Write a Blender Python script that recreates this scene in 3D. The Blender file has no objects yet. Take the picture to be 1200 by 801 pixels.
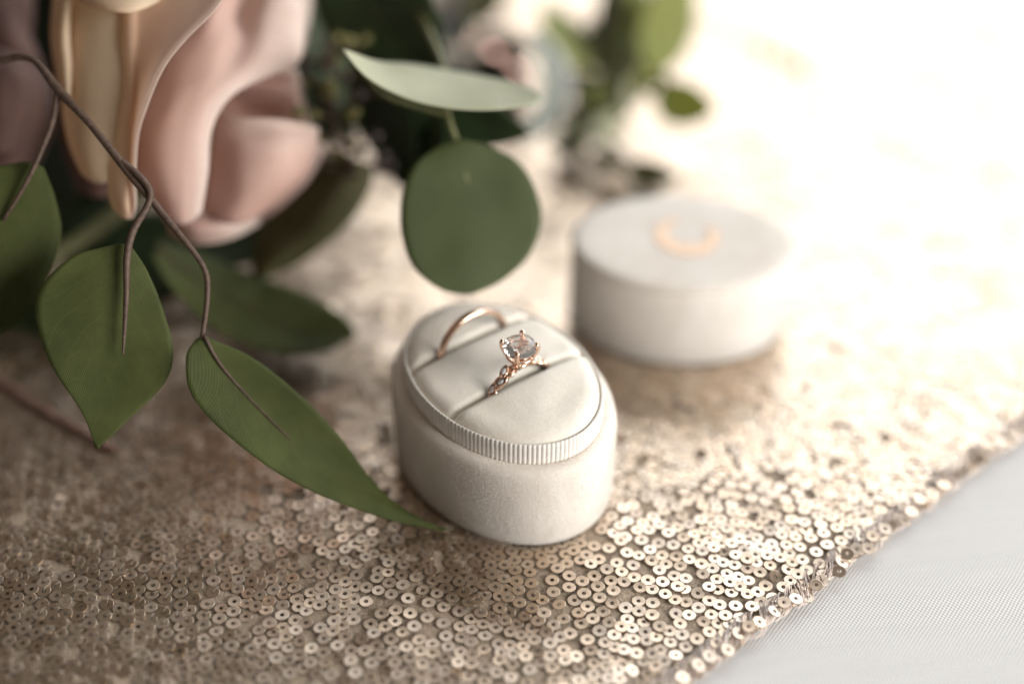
import bpy, bmesh, math, random
import numpy as np
from mathutils import Vector, Matrix, noise

random.seed(7)
rng = np.random.default_rng(7)
scene = bpy.context.scene
col = scene.collection
MM = 0.001
R = math.radians

# ------------------------------------------------------------------ camera
CAM_H = 223.5            # mm above the runner
PITCH = R(39.5)          # looking down
FPX = 1550.0             # focal length in pixels of a 1200 px wide picture
cam_d = bpy.data.cameras.new("camera")
cam_d.sensor_width = 36.0
cam_d.lens = FPX * 36.0 / 1200.0
cam_d.clip_start = 0.005
cam_d.clip_end = 50.0
cam_d.dof.use_dof = True
cam_d.dof.focus_distance = 0.2855
cam_d.dof.aperture_fstop = 2.25
cam_d.dof.aperture_blades = 0
cam = bpy.data.objects.new("camera", cam_d)
col.objects.link(cam)
cam.location = (0, 0, CAM_H * MM)
cam.rotation_euler = (math.pi / 2 - PITCH, 0, 0)
scene.camera = cam

# ------------------------------------------------------------------ world: a dim room
world = bpy.data.worlds.new("World")
scene.world = world
world.use_nodes = True
bg = world.node_tree.nodes["Background"]
bg.inputs[0].default_value = (1.0, 0.82, 0.66, 1)
bg.inputs[1].default_value = 0.075

# ------------------------------------------------------------------ lamps: the rear window and an added side fill
def window_light(name, loc, target, sx, sy, radiance, color):
    ld = bpy.data.lights.new(name, 'AREA')
    ld.shape = 'RECTANGLE'
    ld.size = sx
    ld.size_y = sy
    ld.energy = radiance * math.pi * sx * sy
    ld.color = color
    lo = bpy.data.objects.new(name, ld)
    col.objects.link(lo)
    lo.location = loc
    d = Vector(target) - Vector(loc)
    lo.rotation_euler = d.to_track_quat('-Z', 'Y').to_euler()
    return lo
window_light("window_light", (0.82, 1.98, 1.10), (0.05, 0.25, 0.05), 2.25, 1.75, 2.15, (0.935, 0.97, 1.0))
window_light("side_fill_light", (1.10, -0.30, 0.42), (0.05, 0.2, 0.02), 0.75, 0.6, 10.5, (1.0, 0.97, 0.93))  # added soft fill from the right for the box front, not a window

scene.view_settings.view_transform = 'Standard'
scene.view_settings.look = 'None'
scene.view_settings.exposure = 0.74
scene.view_settings.gamma = 1.0
scene.view_settings.use_curve_mapping = False
scene.cycles.max_bounces = 12
scene.cycles.transmission_bounces = 10
scene.cycles.caustics_reflective = False
scene.cycles.caustics_refractive = True
scene.cycles.sample_clamp_indirect = 8.0

# ------------------------------------------------------------------ geometry of the view, used to read places off the photograph
CE, SE = math.cos(PITCH), math.sin(PITCH)
def P(px, py, z):
    """point (m) seen at pixel px,py of the photograph, z mm away along the view axis"""
    x = (px - 600.0) / FPX * z
    v = (py - 400.5) / FPX
    return Vector((x * MM, z * (CE - v * SE) * MM, (CAM_H - z * (SE + v * CE)) * MM))
def G(px, py, h=0.0):
    """point (m) at height h mm seen at pixel px,py"""
    v = (py - 400.5) / FPX
    return P(px, py, (CAM_H - h) / (SE + v * CE))
def to_px(p):
    x, y, z = p[0] * 1000, p[1] * 1000, p[2] * 1000 - CAM_H
    d = y * CE - z * SE
    u = y * SE + z * CE
    return 600 + x / d * FPX, 400.5 - u / d * FPX, d

# ------------------------------------------------------------------ helpers
def tag(o, label=None, cat=None, group=None, kind=None):
    if label: o["label"] = label
    if cat: o["category"] = cat
    if group: o["group"] = group
    if kind: o["kind"] = kind
    return o
def empty(name, loc, label, cat, group=None, rot=None):
    o = bpy.data.objects.new(name, None)
    o.empty_display_size = 0.005
    col.objects.link(o)
    M = Matrix.Translation(Vector(loc))
    if rot is not None:
        M = M @ rot
    o.matrix_world = M
    tag(o, label, cat, group)
    o["_m"] = [x for row in M for x in row]
    return o
def mat_of(o):
    m = list(o["_m"])
    return Matrix([m[0:4], m[4:8], m[8:12], m[12:16]])
def link(name, me, mat, parent=None, smooth=True, local=False):
    """mesh in world coordinates (or in the parent's own when local) -> object under parent"""
    if mat is not None and not me.materials:
        me.materials.append(mat)
    o = bpy.data.objects.new(name, me)
    col.objects.link(o)
    me.polygons.foreach_set("use_smooth", [bool(smooth)] * len(me.polygons))
    if parent is not None:
        o.parent = parent
        if not local and "_m" in parent:
            me.transform(mat_of(parent).inverted())
            me.update()
    return o
def mesh_from(verts, faces, name="mesh"):
    me = bpy.data.meshes.new(name)
    me.from_pydata([tuple(v) for v in verts], [], faces)
    me.update()
    return me
def bm_mesh(bm, name="mesh"):
    me = bpy.data.meshes.new(name)
    bmesh.ops.recalc_face_normals(bm, faces=bm.faces)
    bm.to_mesh(me)
    bm.free()
    return me
def catmull(pts, n):
    """n points along a Catmull-Rom spline through pts (Vectors)"""
    m = len(pts)
    if m == 2:
        return [pts[0].lerp(pts[1], i / (n - 1)) for i in range(n)]
    out = []
    for i in range(n):
        t = i / (n - 1) * (m - 1)
        k = min(int(t), m - 2)
        f = t - k
        p1, p2 = pts[k], pts[k + 1]
        p0 = pts[k - 1] if k > 0 else p1 * 2 - p2
        p3 = pts[k + 2] if k + 2 < m else p2 * 2 - p1
        out.append(0.5 * ((2 * p1) + (p2 - p0) * f + (2 * p0 - 5 * p1 + 4 * p2 - p3) * f * f + (3 * p1 - p0 - 3 * p2 + p3) * f ** 3))
    return out
def add_tube(bm, pts, radii, sides=8, caps=True):
    n = len(pts)
    if not hasattr(radii, '__len__'):
        radii = [radii] * n
    rings = []
    up = Vector((0.3, 0.2, 1)).normalized()
    for i, p in enumerate(pts):
        t = (pts[min(i + 1, n - 1)] - pts[max(i - 1, 0)])
        if t.length < 1e-12:
            t = Vector((0, 0, 1))
        t.normalize()
        a = up - t * up.dot(t)
        if a.length < 1e-4:
            a = t.orthogonal()
        a.normalize()
        up = a
        b = t.cross(a)
        rings.append([bm.verts.new(p + (a * math.cos(k / sides * math.tau) + b * math.sin(k / sides * math.tau)) * radii[i]) for k in range(sides)])
    for i in range(n - 1):
        for k in range(sides):
            bm.faces.new((rings[i][k], rings[i][(k + 1) % sides], rings[i + 1][(k + 1) % sides], rings[i + 1][k]))
    if caps:
        bm.faces.new(list(reversed(rings[0])))
        bm.faces.new(rings[-1])
def tube(pts, radii, sides=8, n=None):
    if n:
        if hasattr(radii, '__len__'):
            rr = [radii[0]] * n
            m = len(radii)
            for i in range(n):
                t = i / (n - 1) * (m - 1); k = min(int(t), m - 2)
                rr[i] = radii[k] + (radii[k + 1] - radii[k]) * (t - k)
            radii = rr
        pts = catmull(pts, n)
    bm = bmesh.new()
    add_tube(bm, pts, radii, sides)
    return bm_mesh(bm)
def loft(rows, nu=18, nv=14, thick=0.25, wob=0.0, seed=0):
    """smooth sheet through a grid of points, with thickness in mm; uv (across, along)"""
    cols_i = [catmull(r, nv) for r in rows]
    grid = [[None] * nv for _ in range(nu)]
    for j in range(nv):
        c = catmull([cols_i[i][j] for i in range(len(rows))], nu)
        for i in range(nu):
            grid[i][j] = c[i]
    nrm = [[None] * nv for _ in range(nu)]
    for i in range(nu):
        for j in range(nv):
            du = grid[min(i + 1, nu - 1)][j] - grid[max(i - 1, 0)][j]
            dv = grid[i][min(j + 1, nv - 1)] - grid[i][max(j - 1, 0)]
            n = du.cross(dv)
            if n.length < 1e-14:
                n = Vector((0, 0, 1e-9))
            nrm[i][j] = n.normalized()
    if wob:
        for i in range(nu):
            for j in range(nv):
                q = grid[i][j] * 90 + Vector((seed * 3.7, seed, 0))
                grid[i][j] = grid[i][j] + nrm[i][j] * noise.noise(q) * wob * MM
    verts, faces, uvs = [], [], []
    h = thick * 0.5 * MM
    for s in (1, -1):
        for i in range(nu):
            for j in range(nv):
                edge = min(i, nu - 1 - i, j, nv - 1 - j)
                k = 0.45 if edge == 0 else 1.0
                verts.append(grid[i][j] + nrm[i][j] * h * s * k)
                uvs.append((j / (nv - 1), i / (nu - 1)))
    o = nu * nv
    I = lambda i, j: i * nv + j
    for i in range(nu - 1):
        for j in range(nv - 1):
            faces.append((I(i, j), I(i + 1, j), I(i + 1, j + 1), I(i, j + 1)))
            faces.append((o + I(i, j), o + I(i, j + 1), o + I(i + 1, j + 1), o + I(i + 1, j)))
    bd = [(i, 0) for i in range(nu)] + [(nu - 1, j) for j in range(1, nv)] + [(i, nv - 1) for i in range(nu - 2, -1, -1)] + [(0, j) for j in range(nv - 2, 0, -1)]
    for a, b in zip(bd, bd[1:] + bd[:1]):
        faces.append((I(*a), o + I(*a), o + I(*b), I(*b)))
    me = mesh_from(verts, faces)
    uvl = me.uv_layers.new(name="UVMap")
    li = np.empty(len(me.loops), dtype=np.int32)
    me.loops.foreach_get("vertex_index", li)
    uvl.data.foreach_set("uv", np.array(uvs, dtype=np.float32)[li].ravel())
    return me

# ------------------------------------------------------------------ materials
def new_mat(name):
    m = bpy.data.materials.new(name)
    m.use_nodes = True
    nt = m.node_tree
    return m, nt, nt.nodes["Principled BSDF"], nt.nodes["Material Output"]
def N(nt, typ, **kw):
    n = nt.nodes.new(typ)
    for k, v in kw.items():
        if k.startswith("i_"):
            key = k[2:].replace("_", " ")
            n.inputs[key].default_value = v
        else:
            setattr(n, k, v)
    return n
def L(nt, a, b):
    nt.links.new(a, b)
def ramp(nt, fac, stops):
    r = nt.nodes.new("ShaderNodeValToRGB")
    el = r.color_ramp.elements
    while len(el) < len(stops):
        el.new(0.5)
    for e, (p, c) in zip(el, stops):
        e.position = p
        e.color = (c[0], c[1], c[2], 1)
    L(nt, fac, r.inputs[0])
    return r
def obj_noise(nt, scale, detail=3, rough=0.55, scl=None):
    tc = N(nt, "ShaderNodeTexCoord")
    n = N(nt, "ShaderNodeTexNoise", i_Scale=scale, i_Detail=detail, i_Roughness=rough)
    if scl:
        mp = N(nt, "ShaderNodeMapping")
        mp.inputs["Scale"].default_value = scl
        L(nt, tc.outputs["Object"], mp.inputs[0]); L(nt, mp.outputs[0], n.inputs[0])
    else:
        L(nt, tc.outputs["Object"], n.inputs[0])
    return n
def bump(nt, height, bsdf, strength, dist):
    b = N(nt, "ShaderNodeBump", i_Strength=strength, i_Distance=dist)
    L(nt, height, b.inputs["Height"])
    L(nt, b.outputs[0], bsdf.inputs["Normal"])
    return b

def mat_velvet(name, c0, c1, sheen=0.6, fine=2600):
    m, nt, b, out = new_mat(name)
    n1 = obj_noise(nt, 75, 8, 0.68, scl=(1, 1, 0.6))
    n1.inputs["Distortion"].default_value = 0.6
    n2 = obj_noise(nt, fine, 3, 0.7)
    mx = N(nt, "ShaderNodeMath", operation='MULTIPLY_ADD')
    mx.inputs[1].default_value = 0.45
    L(nt, n2.outputs[0], mx.inputs[0]); L(nt, n1.outputs[0], mx.inputs[2])
    r = ramp(nt, mx.outputs[0], [(0.50, c0), (0.90, c1)])
    L(nt, r.outputs[0], b.inputs["Base Color"])
    b.inputs["Roughness"].default_value = 0.95
    b.inputs["Specular IOR Level"].default_value = 0.15
    b.inputs["Sheen Weight"].default_value = sheen
    b.inputs["Sheen Roughness"].default_value = 0.45
    b.inputs["Sheen Tint"].default_value = (1, 0.98, 0.95, 1)
    bump(nt, mx.outputs[0], b, 0.55, 0.00035)
    return m
M_VELVET = mat_velvet("ivory_velvet", (0.79, 0.72, 0.64), (0.94, 0.89, 0.825))
M_PAD = mat_velvet("cream_velvet", (0.87, 0.815, 0.72), (0.95, 0.905, 0.825), 0.5)
def mat_ribbon():
    m, nt, b, out = new_mat("ribbed_ribbon")
    n1 = obj_noise(nt, 700, 3)
    r = ramp(nt, n1.outputs[0], [(0.3, (0.78, 0.73, 0.67)), (0.75, (0.88, 0.84, 0.79))])
    L(nt, r.outputs[0], b.inputs["Base Color"])
    b.inputs["Roughness"].default_value = 0.5
    b.inputs["Sheen Weight"].default_value = 0.15
    n2 = obj_noise(nt, 5000, 2)
    bump(nt, n2.outputs[0], b, 0.25, 0.0001)
    return m
M_RIBBON = mat_ribbon()

def mat_metal(name, c, rough, var=0.0):
    m, nt, b, out = new_mat(name)
    b.inputs["Base Color"].default_value = (*c, 1)
    b.inputs["Metallic"].default_value = 1
    n = obj_noise(nt, 900, 3)
    r = N(nt, "ShaderNodeMapRange")
    r.inputs["To Min"].default_value = rough * 0.75
    r.inputs["To Max"].default_value = rough * 1.3
    L(nt, n.outputs[0], r.inputs[0]); L(nt, r.outputs[0], b.inputs["Roughness"])
    return m
M_ROSEGOLD = mat_metal("rose_gold", (0.86, 0.60, 0.46), 0.18)
M_FOIL = mat_metal("gold_foil", (0.74, 0.56, 0.42), 0.6)
M_BEAD = mat_metal("copper_bead", (0.85, 0.50, 0.40), 0.12)
def mat_diamond(name, tw):
    m, nt, b, out = new_mat(name)
    b.inputs["Base Color"].default_value = (1, 1, 1, 1)
    b.inputs["Roughness"].default_value = 0.0
    b.inputs["IOR"].default_value = 1.6
    b.inputs["Transmission Weight"].default_value = tw
    return m
M_DIAMOND = mat_diamond("diamond", 0.90)
M_ACCENT = mat_diamond("small_diamond", 0.15)  # mostly opaque white, the body colour standing in for sparkle

def mat_sequin():
    m, nt, b, out = new_mat("champagne_sequin")
    g = N(nt, "ShaderNodeNewGeometry")
    oi = N(nt, "ShaderNodeObjectInfo")
    ad = N(nt, "ShaderNodeMath", operation='ADD')
    L(nt, g.outputs["Random Per Island"], ad.inputs[0]); L(nt, oi.outputs["Random"], ad.inputs[1])
    fr = N(nt, "ShaderNodeMath", operation='FRACT')
    L(nt, ad.outputs[0], fr.inputs[0])
    r = ramp(nt, fr.outputs[0], [(0.0, (0.65, 0.505, 0.375)), (0.5, (0.73, 0.59, 0.46)), (1.0, (0.80, 0.675, 0.555))])
    L(nt, r.outputs[0], b.inputs["Base Color"])
    b.inputs["Metallic"].default_value = 0.97
    rr = N(nt, "ShaderNodeMapRange")
    rr.inputs["To Min"].default_value = 0.28
    rr.inputs["To Max"].default_value = 0.40
    L(nt, fr.outputs[0], rr.inputs[0]); L(nt, rr.outputs[0], b.inputs["Roughness"])
    return m
M_SEQUIN = mat_sequin()
def mat_tulle():
    m, nt, b, out = new_mat("tulle_backing")
    n1 = obj_noise(nt, 1400, 4, 0.7)
    r = ramp(nt, n1.outputs[0], [(0.35, (0.32, 0.24, 0.165)), (0.7, (0.56, 0.45, 0.34))])
    L(nt, r.outputs[0], b.inputs["Base Color"])
    b.inputs["Roughness"].default_value = 0.7
    b.inputs["Sheen Weight"].default_value = 0.2
    bump(nt, n1.outputs[0], b, 0.8, 0.0004)
    return m
M_TULLE = mat_tulle()
def mat_thread(name, c0, c1, rough=0.45, metal=0.0):
    m, nt, b, out = new_mat(name)
    g = N(nt, "ShaderNodeNewGeometry")
    r = ramp(nt, g.outputs["Random Per Island"], [(0.0, c0), (1.0, c1)])
    L(nt, r.outputs[0], b.inputs["Base Color"])
    b.inputs["Roughness"].default_value = rough
    b.inputs["Metallic"].default_value = metal
    return m
M_THREAD = mat_thread("champagne_thread", (0.50, 0.42, 0.34), (0.66, 0.58, 0.50))
M_HEM = mat_thread("rosy_hem_thread", (0.78, 0.63, 0.55), (0.94, 0.87, 0.82), 0.45, 0.0)
M_HEMCLOTH = mat_thread("hem_fabric", (0.66, 0.54, 0.45), (0.66, 0.54, 0.45), 0.7)
M_CORD = mat_thread("rosy_cord_thread", (0.30, 0.17, 0.13), (0.52, 0.34, 0.28), 0.5, 0.2)
def mat_linen():
    m, nt, b, out = new_mat("white_linen")
    tc = N(nt, "ShaderNodeTexCoord")
    mp = N(nt, "ShaderNodeMapping")
    mp.inputs["Rotation"].default_value = (0, 0, R(-8))
    L(nt, tc.outputs["Object"], mp.inputs[0])
    nw = N(nt, "ShaderNodeTexNoise", i_Scale=120.0, i_Detail=2.0)
    L(nt, mp.outputs[0], nw.inputs[0])
    vm = N(nt, "ShaderNodeVectorMath", operation='MULTIPLY_ADD')
    vm.inputs[1].default_value = (0.0006, 0.0006, 0)
    L(nt, nw.outputs["Color"], vm.inputs[0]); L(nt, mp.outputs[0], vm.inputs[2])
    sep = N(nt, "ShaderNodeSeparateXYZ")
    L(nt, vm.outputs[0], sep.inputs[0])
    K = math.tau / 0.00098
    def s(axis):
        a = N(nt, "ShaderNodeMath", operation='MULTIPLY'); a.inputs[1].default_value = K
        L(nt, sep.outputs[axis], a.inputs[0])
        c = N(nt, "ShaderNodeMath", operation='SINE'); L(nt, a.outputs[0], c.inputs[0])
        return c
    sx, sy = s(0), s(1)
    slub = N(nt, "ShaderNodeTexNoise", i_Scale=420.0, i_Detail=3.0)
    mps = N(nt, "ShaderNodeMapping"); mps.inputs["Scale"].default_value = (0.12, 1.0, 1.0); L(nt, mp.outputs[0], mps.inputs[0]); L(nt, mps.outputs[0], slub.inputs[0])
    pr = N(nt, "ShaderNodeMath", operation='MULTIPLY')
    L(nt, sx.outputs[0], pr.inputs[0]); L(nt, sy.outputs[0], pr.inputs[1])
    mr = N(nt, "ShaderNodeMapRange"); mr.inputs["From Min"].default_value = -1
    sl = N(nt, "ShaderNodeMath", operation='MULTIPLY_ADD'); sl.inputs[1].default_value = 1.0; sl.inputs[2].default_value = -0.5
    L(nt, slub.outputs[0], sl.inputs[0])
    s2 = N(nt, "ShaderNodeMath", operation='ADD'); L(nt, pr.outputs[0], s2.inputs[0]); L(nt, sl.outputs[0], s2.inputs[1])
    L(nt, s2.outputs[0], mr.inputs[0])
    r = ramp(nt, mr.outputs[0], [(0.1, (0.66, 0.665, 0.665)), (0.6, (0.79, 0.79, 0.785))])
    L(nt, r.outputs[0], b.inputs["Base Color"])
    b.inputs["Roughness"].default_value = 0.85
    b.inputs["Sheen Weight"].default_value = 0.15
    bump(nt, mr.outputs[0], b, 0.4, 0.0002)
    return m
M_LINEN = mat_linen()

def mat_leaf(name, c0, c1, cv, trans=0.18, rough=0.5, hatch=0.5, tcol=None):
    """fabric leaf: colour drift, faint side veins from the leaf's own coordinates, woven hatch relief"""
    m, nt, b, out = new_mat(name)
    uv = N(nt, "ShaderNodeUVMap")
    sep = N(nt, "ShaderNodeSeparateXYZ"); L(nt, uv.outputs[0], sep.inputs[0])
    # |u-.5|
    s1 = N(nt, "ShaderNodeMath", operation='SUBTRACT'); s1.inputs[1].default_value = 0.5; L(nt, sep.outputs[0], s1.inputs[0])
    ab = N(nt, "ShaderNodeMath", operation='ABSOLUTE'); L(nt, s1.outputs[0], ab.inputs[0])
    # side veins: sin((v - |u-.5|*.9)*k)
    ma = N(nt, "ShaderNodeMath", operation='MULTIPLY_ADD'); ma.inputs[1].default_value = -0.75
    L(nt, ab.outputs[0], ma.inputs[0]); L(nt, sep.outputs[1], ma.inputs[2])
    nz = obj_noise(nt, 60, 2)
    m2 = N(nt, "ShaderNodeMath", operation='MULTIPLY_ADD'); m2.inputs[1].default_value = 0.12
    L(nt, nz.outputs[0], m2.inputs[0]); L(nt, ma.outputs[0], m2.inputs[2])
    m3 = N(nt, "ShaderNodeMath", operation='MULTIPLY'); m3.inputs[1].default_value = 46.0; L(nt, m2.outputs[0], m3.inputs[0])
    sn = N(nt, "ShaderNodeMath", operation='SINE'); L(nt, m3.outputs[0], sn.inputs[0])
    pw = N(nt, "ShaderNodeMapRange"); pw.inputs["From Min"].default_value = 0.93; L(nt, sn.outputs[0], pw.inputs[0])
    base = obj_noise(nt, 70, 7, 0.65)
    r = ramp(nt, base.outputs[0], [(0.3, c0), (0.72, c1)])
    mix = N(nt, "ShaderNodeMix", data_type='RGBA')
    vf = N(nt, "ShaderNodeMath", operation='MULTIPLY'); vf.inputs[1].default_value = 0.22; L(nt, pw.outputs[0], vf.inputs[0])
    L(nt, vf.outputs[0], mix.inputs[0]); L(nt, r.outputs[0], mix.inputs[6]); mix.inputs[7].default_value = (*cv, 1)
    # woven hatch
    tc = N(nt, "ShaderNodeTexCoord")
    mp = N(nt, "ShaderNodeMapping"); mp.inputs["Rotation"].default_value = (0.3, 0.5, R(35)); L(nt, tc.outputs["Object"], mp.inputs[0])
    w1 = N(nt, "ShaderNodeTexWave", i_Scale=1500.0, i_Distortion=1.5, i_Detail=2.0); w1.bands_direction = 'X'; L(nt, mp.outputs[0], w1.inputs[0])
    w1.inputs["Detail Scale"].default_value = 0.6
    w2 = N(nt, "ShaderNodeTexWave", i_Scale=1620.0, i_Distortion=1.5); w2.bands_direction = 'Z'; L(nt, mp.outputs[0], w2.inputs[0])
    wm = N(nt, "ShaderNodeMath", operation='MULTIPLY'); L(nt, w1.outputs[1], wm.inputs[0]); L(nt, w2.outputs[1], wm.inputs[1])
    mh = N(nt, "ShaderNodeMix", data_type='RGBA'); mh.blend_type = 'MULTIPLY'
    rh = ramp(nt, wm.outputs[0], [(0.0, (0.55, 0.55, 0.45)), (0.6, (1.3, 1.3, 1.15))])
    mh.inputs[0].default_value = hatch
    L(nt, mix.outputs[2], mh.inputs[6]); L(nt, rh.outputs[0], mh.inputs[7])
    L(nt, mh.outputs[2], b.inputs["Base Color"])
    b.inputs["Roughness"].default_value = rough
    b.inputs["Specular IOR Level"].default_value = 0.35
    bump(nt, wm.outputs[0], b, 0.5 * hatch, 0.00018)
    tr = N(nt, "ShaderNodeBsdfTranslucent")
    tc_ = tcol or tuple(min(1, x * 1.7) for x in c1)
    tr.inputs[0].default_value = (*tc_, 1)
    ms = N(nt, "ShaderNodeMixShader"); ms.inputs[0].default_value = trans
    L(nt, b.outputs[0], ms.inputs[1]); L(nt, tr.outputs[0], ms.inputs[2]); L(nt, ms.outputs[0], out.inputs[0])
    return m
M_LEAF = mat_leaf("green_leaf", (0.048, 0.062, 0.015), (0.100, 0.120, 0.034), (0.125, 0.142, 0.048), hatch=0.75, rough=0.7)
M_LEAF_DARK = mat_leaf("dark_leaf", (0.022, 0.042, 0.016), (0.04, 0.07, 0.026), (0.06, 0.085, 0.035), trans=0.15)
M_LEAF_ROUND = mat_leaf("round_leaf", (0.056, 0.074, 0.024), (0.074, 0.096, 0.033), (0.085, 0.108, 0.04), trans=0.15, rough=0.65)
M_LEAF_PALE = mat_leaf("pale_leaf", (0.46, 0.47, 0.34), (0.56, 0.57, 0.43), (0.6, 0.6, 0.48), trans=0.25, rough=0.6, hatch=0.25)
M_LEAF_MINT = mat_leaf("mint_leaf", (0.55, 0.62, 0.54), (0.66, 0.72, 0.65), (0.7, 0.74, 0.68), trans=0.6, hatch=0.1)
M_LEAF_YEL = mat_leaf("yellow_green_leaf", (0.28, 0.31, 0.10), (0.40, 0.43, 0.16), (0.44, 0.46, 0.2), trans=0.5, hatch=0.1, tcol=(0.62, 0.64, 0.2))
M_LEAF_OLIVE = mat_leaf("olive_leaf", (0.12, 0.12, 0.055), (0.19, 0.18, 0.09), (0.22, 0.21, 0.11), trans=0.35, hatch=0.2, rough=0.7)

M_LEAF_GREY = mat_leaf("grey_green_leaf", (0.16, 0.18, 0.15), (0.24, 0.26, 0.22), (0.3, 0.31, 0.27), trans=0.25, hatch=0.1, rough=0.7)
M_LEAF_DUSTY = mat_leaf("dusty_beige_leaf", (0.34, 0.28, 0.23), (0.46, 0.40, 0.34), (0.5, 0.45, 0.4), trans=0.3, hatch=0.1, rough=0.7)
def mat_petal(name, c_base, c_mid, c_edge, trans=0.5):
    m, nt, b, out = new_mat(name)
    uv = N(nt, "ShaderNodeUVMap")
    sep = N(nt, "ShaderNodeSeparateXYZ"); L(nt, uv.outputs[0], sep.inputs[0])
    nz = obj_noise(nt, 40, 3)
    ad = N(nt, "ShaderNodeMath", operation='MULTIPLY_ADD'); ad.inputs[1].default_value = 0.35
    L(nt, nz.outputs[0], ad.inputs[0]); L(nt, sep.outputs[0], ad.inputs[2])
    r = ramp(nt, ad.outputs[0], [(0.15, c_base), (0.6, c_mid), (1.15, c_edge)])  # edge colour: paler fabric rim, with its catch of light painted in
    # faint streaks running along the petal
    mpu = N(nt, "ShaderNodeMapping"); mpu.inputs["Scale"].default_value = (2.0, 26.0, 1.0); L(nt, uv.outputs[0], mpu.inputs[0])
    ns = N(nt, "ShaderNodeTexNoise", i_Scale=1.5, i_Detail=4.0); L(nt, mpu.outputs[0], ns.inputs[0])
    rs = ramp(nt, ns.outputs[0], [(0.3, (0.95, 0.94, 0.935)), (0.7, (1.02, 1.02, 1.02))])
    mm = N(nt, "ShaderNodeMix", data_type='RGBA'); mm.blend_type = 'MULTIPLY'; mm.inputs[0].default_value = 1.0
    L(nt, r.outputs[0], mm.inputs[6]); L(nt, rs.outputs[0], mm.inputs[7])
    L(nt, mm.outputs[2], b.inputs["Base Color"])
    b.inputs["Roughness"].default_value = 0.65
    b.inputs["Specular IOR Level"].default_value = 0.25
    b.inputs["Sheen Weight"].default_value = 0.2
    f = obj_noise(nt, 1500, 2, scl=(1, 1, 0.25))
    bump(nt, f.outputs[0], b, 0.2, 0.00015)
    tr = N(nt, "ShaderNodeBsdfTranslucent")
    L(nt, r.outputs[0], tr.inputs[0])
    ms = N(nt, "ShaderNodeMixShader"); ms.inputs[0].default_value = trans
    L(nt, b.outputs[0], ms.inputs[1]); L(nt, tr.outputs[0], ms.inputs[2]); L(nt, ms.outputs[0], out.inputs[0])
    return m
M_CREAM = mat_petal("cream_petal", (0.77, 0.57, 0.40), (0.82, 0.66, 0.48), (0.87, 0.75, 0.58))
M_PEACH = mat_petal("peach_petal", (0.76, 0.52, 0.36), (0.80, 0.54, 0.42), (0.86, 0.66, 0.55))
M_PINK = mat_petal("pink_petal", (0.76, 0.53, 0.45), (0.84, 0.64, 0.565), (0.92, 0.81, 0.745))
M_BLUSH = mat_petal("blush_petal", (0.72, 0.51, 0.45), (0.79, 0.60, 0.54), (0.86, 0.70, 0.64))
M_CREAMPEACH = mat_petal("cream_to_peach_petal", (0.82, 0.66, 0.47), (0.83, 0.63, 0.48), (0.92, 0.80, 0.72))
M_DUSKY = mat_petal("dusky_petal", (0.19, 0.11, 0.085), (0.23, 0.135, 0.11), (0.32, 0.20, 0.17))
def mat_plain(name, c0, c1, rough=0.6, scale=300, bmp=0.3):
    m, nt, b, out = new_mat(name)
    n = obj_noise(nt, scale, 3)
    r = ramp(nt, n.outputs[0], [(0.3, c0), (0.7, c1)])
    L(nt, r.outputs[0], b.inputs["Base Color"])
    b.inputs["Roughness"].default_value = rough
    bump(nt, n.outputs[0], b, bmp, 0.0003)
    return m
M_STEM = mat_plain("brown_stem", (0.055, 0.032, 0.022), (0.115, 0.072, 0.05), 0.65, 900)
M_STEM_G = mat_plain("green_stem", (0.12, 0.13, 0.055), (0.22, 0.22, 0.10), 0.5)
M_SEED = mat_plain("yellow_green_seed", (0.12, 0.115, 0.035), (0.22, 0.205, 0.07), 0.4)
M_BERRY = mat_plain("dark_berry", (0.03, 0.022, 0.018), (0.07, 0.05, 0.04), 0.3)

# ------------------------------------------------------------------ placing of the boxes
BOX_C = G(588, 433, 28.0); BOX_C.z = 0
BOX_ROT = Matrix.Rotation(R(-54.0), 4, 'Z')       # local +x = long axis, towards the camera and right
BA, BB = 30.6, 23.1
LID_C = G(802, 281, 25.0); LID_C.z = 0
LID_ROT = Matrix.Rotation(R(-3.0), 4, 'Z')
LA, LB = 29.3, 21.2

# ------------------------------------------------------------------ tablecloth
def fbm(x, y, s, o=0.0):
    return noise.noise(Vector((x * s, y * s, o)))
E0 = Vector((0.0345, 0.1624, 0)); ED = Vector((0.7752, 0.6317, 0)); EN = Vector((-0.6317, 0.7752, 0))
RUN_W = 0.34; RUN_A0, RUN_A1 = -0.30, 0.52
def make_cloth():
    xs = np.concatenate([np.linspace(-1.0, -0.3, 8)[:-1], np.linspace(-0.3, 0.45, 76), np.linspace(0.45, 1.1, 8)[1:]])
    ys = np.concatenate([np.linspace(-0.5, 0.05, 7)[:-1], np.linspace(0.05, 0.65, 61), np.linspace(0.65, 1.5, 9)[1:]])
    V = [(x, y, -0.0018 + 0.0007 * fbm(x, y, 11) ) for y in ys for x in xs]
    nx = len(xs)
    F = [(j * nx + i, j * nx + i + 1, (j + 1) * nx + i + 1, (j + 1) * nx + i) for j in range(len(ys) - 1) for i in range(nx - 1)]
    # hem turned down a little all round
    o = link("tablecloth", mesh_from(V, F), M_LINEN)
    return o
cloth = make_cloth()
tag(cloth, "white woven linen tablecloth showing beyond the hem of the gold sequin runner", "tablecloth")

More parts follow.
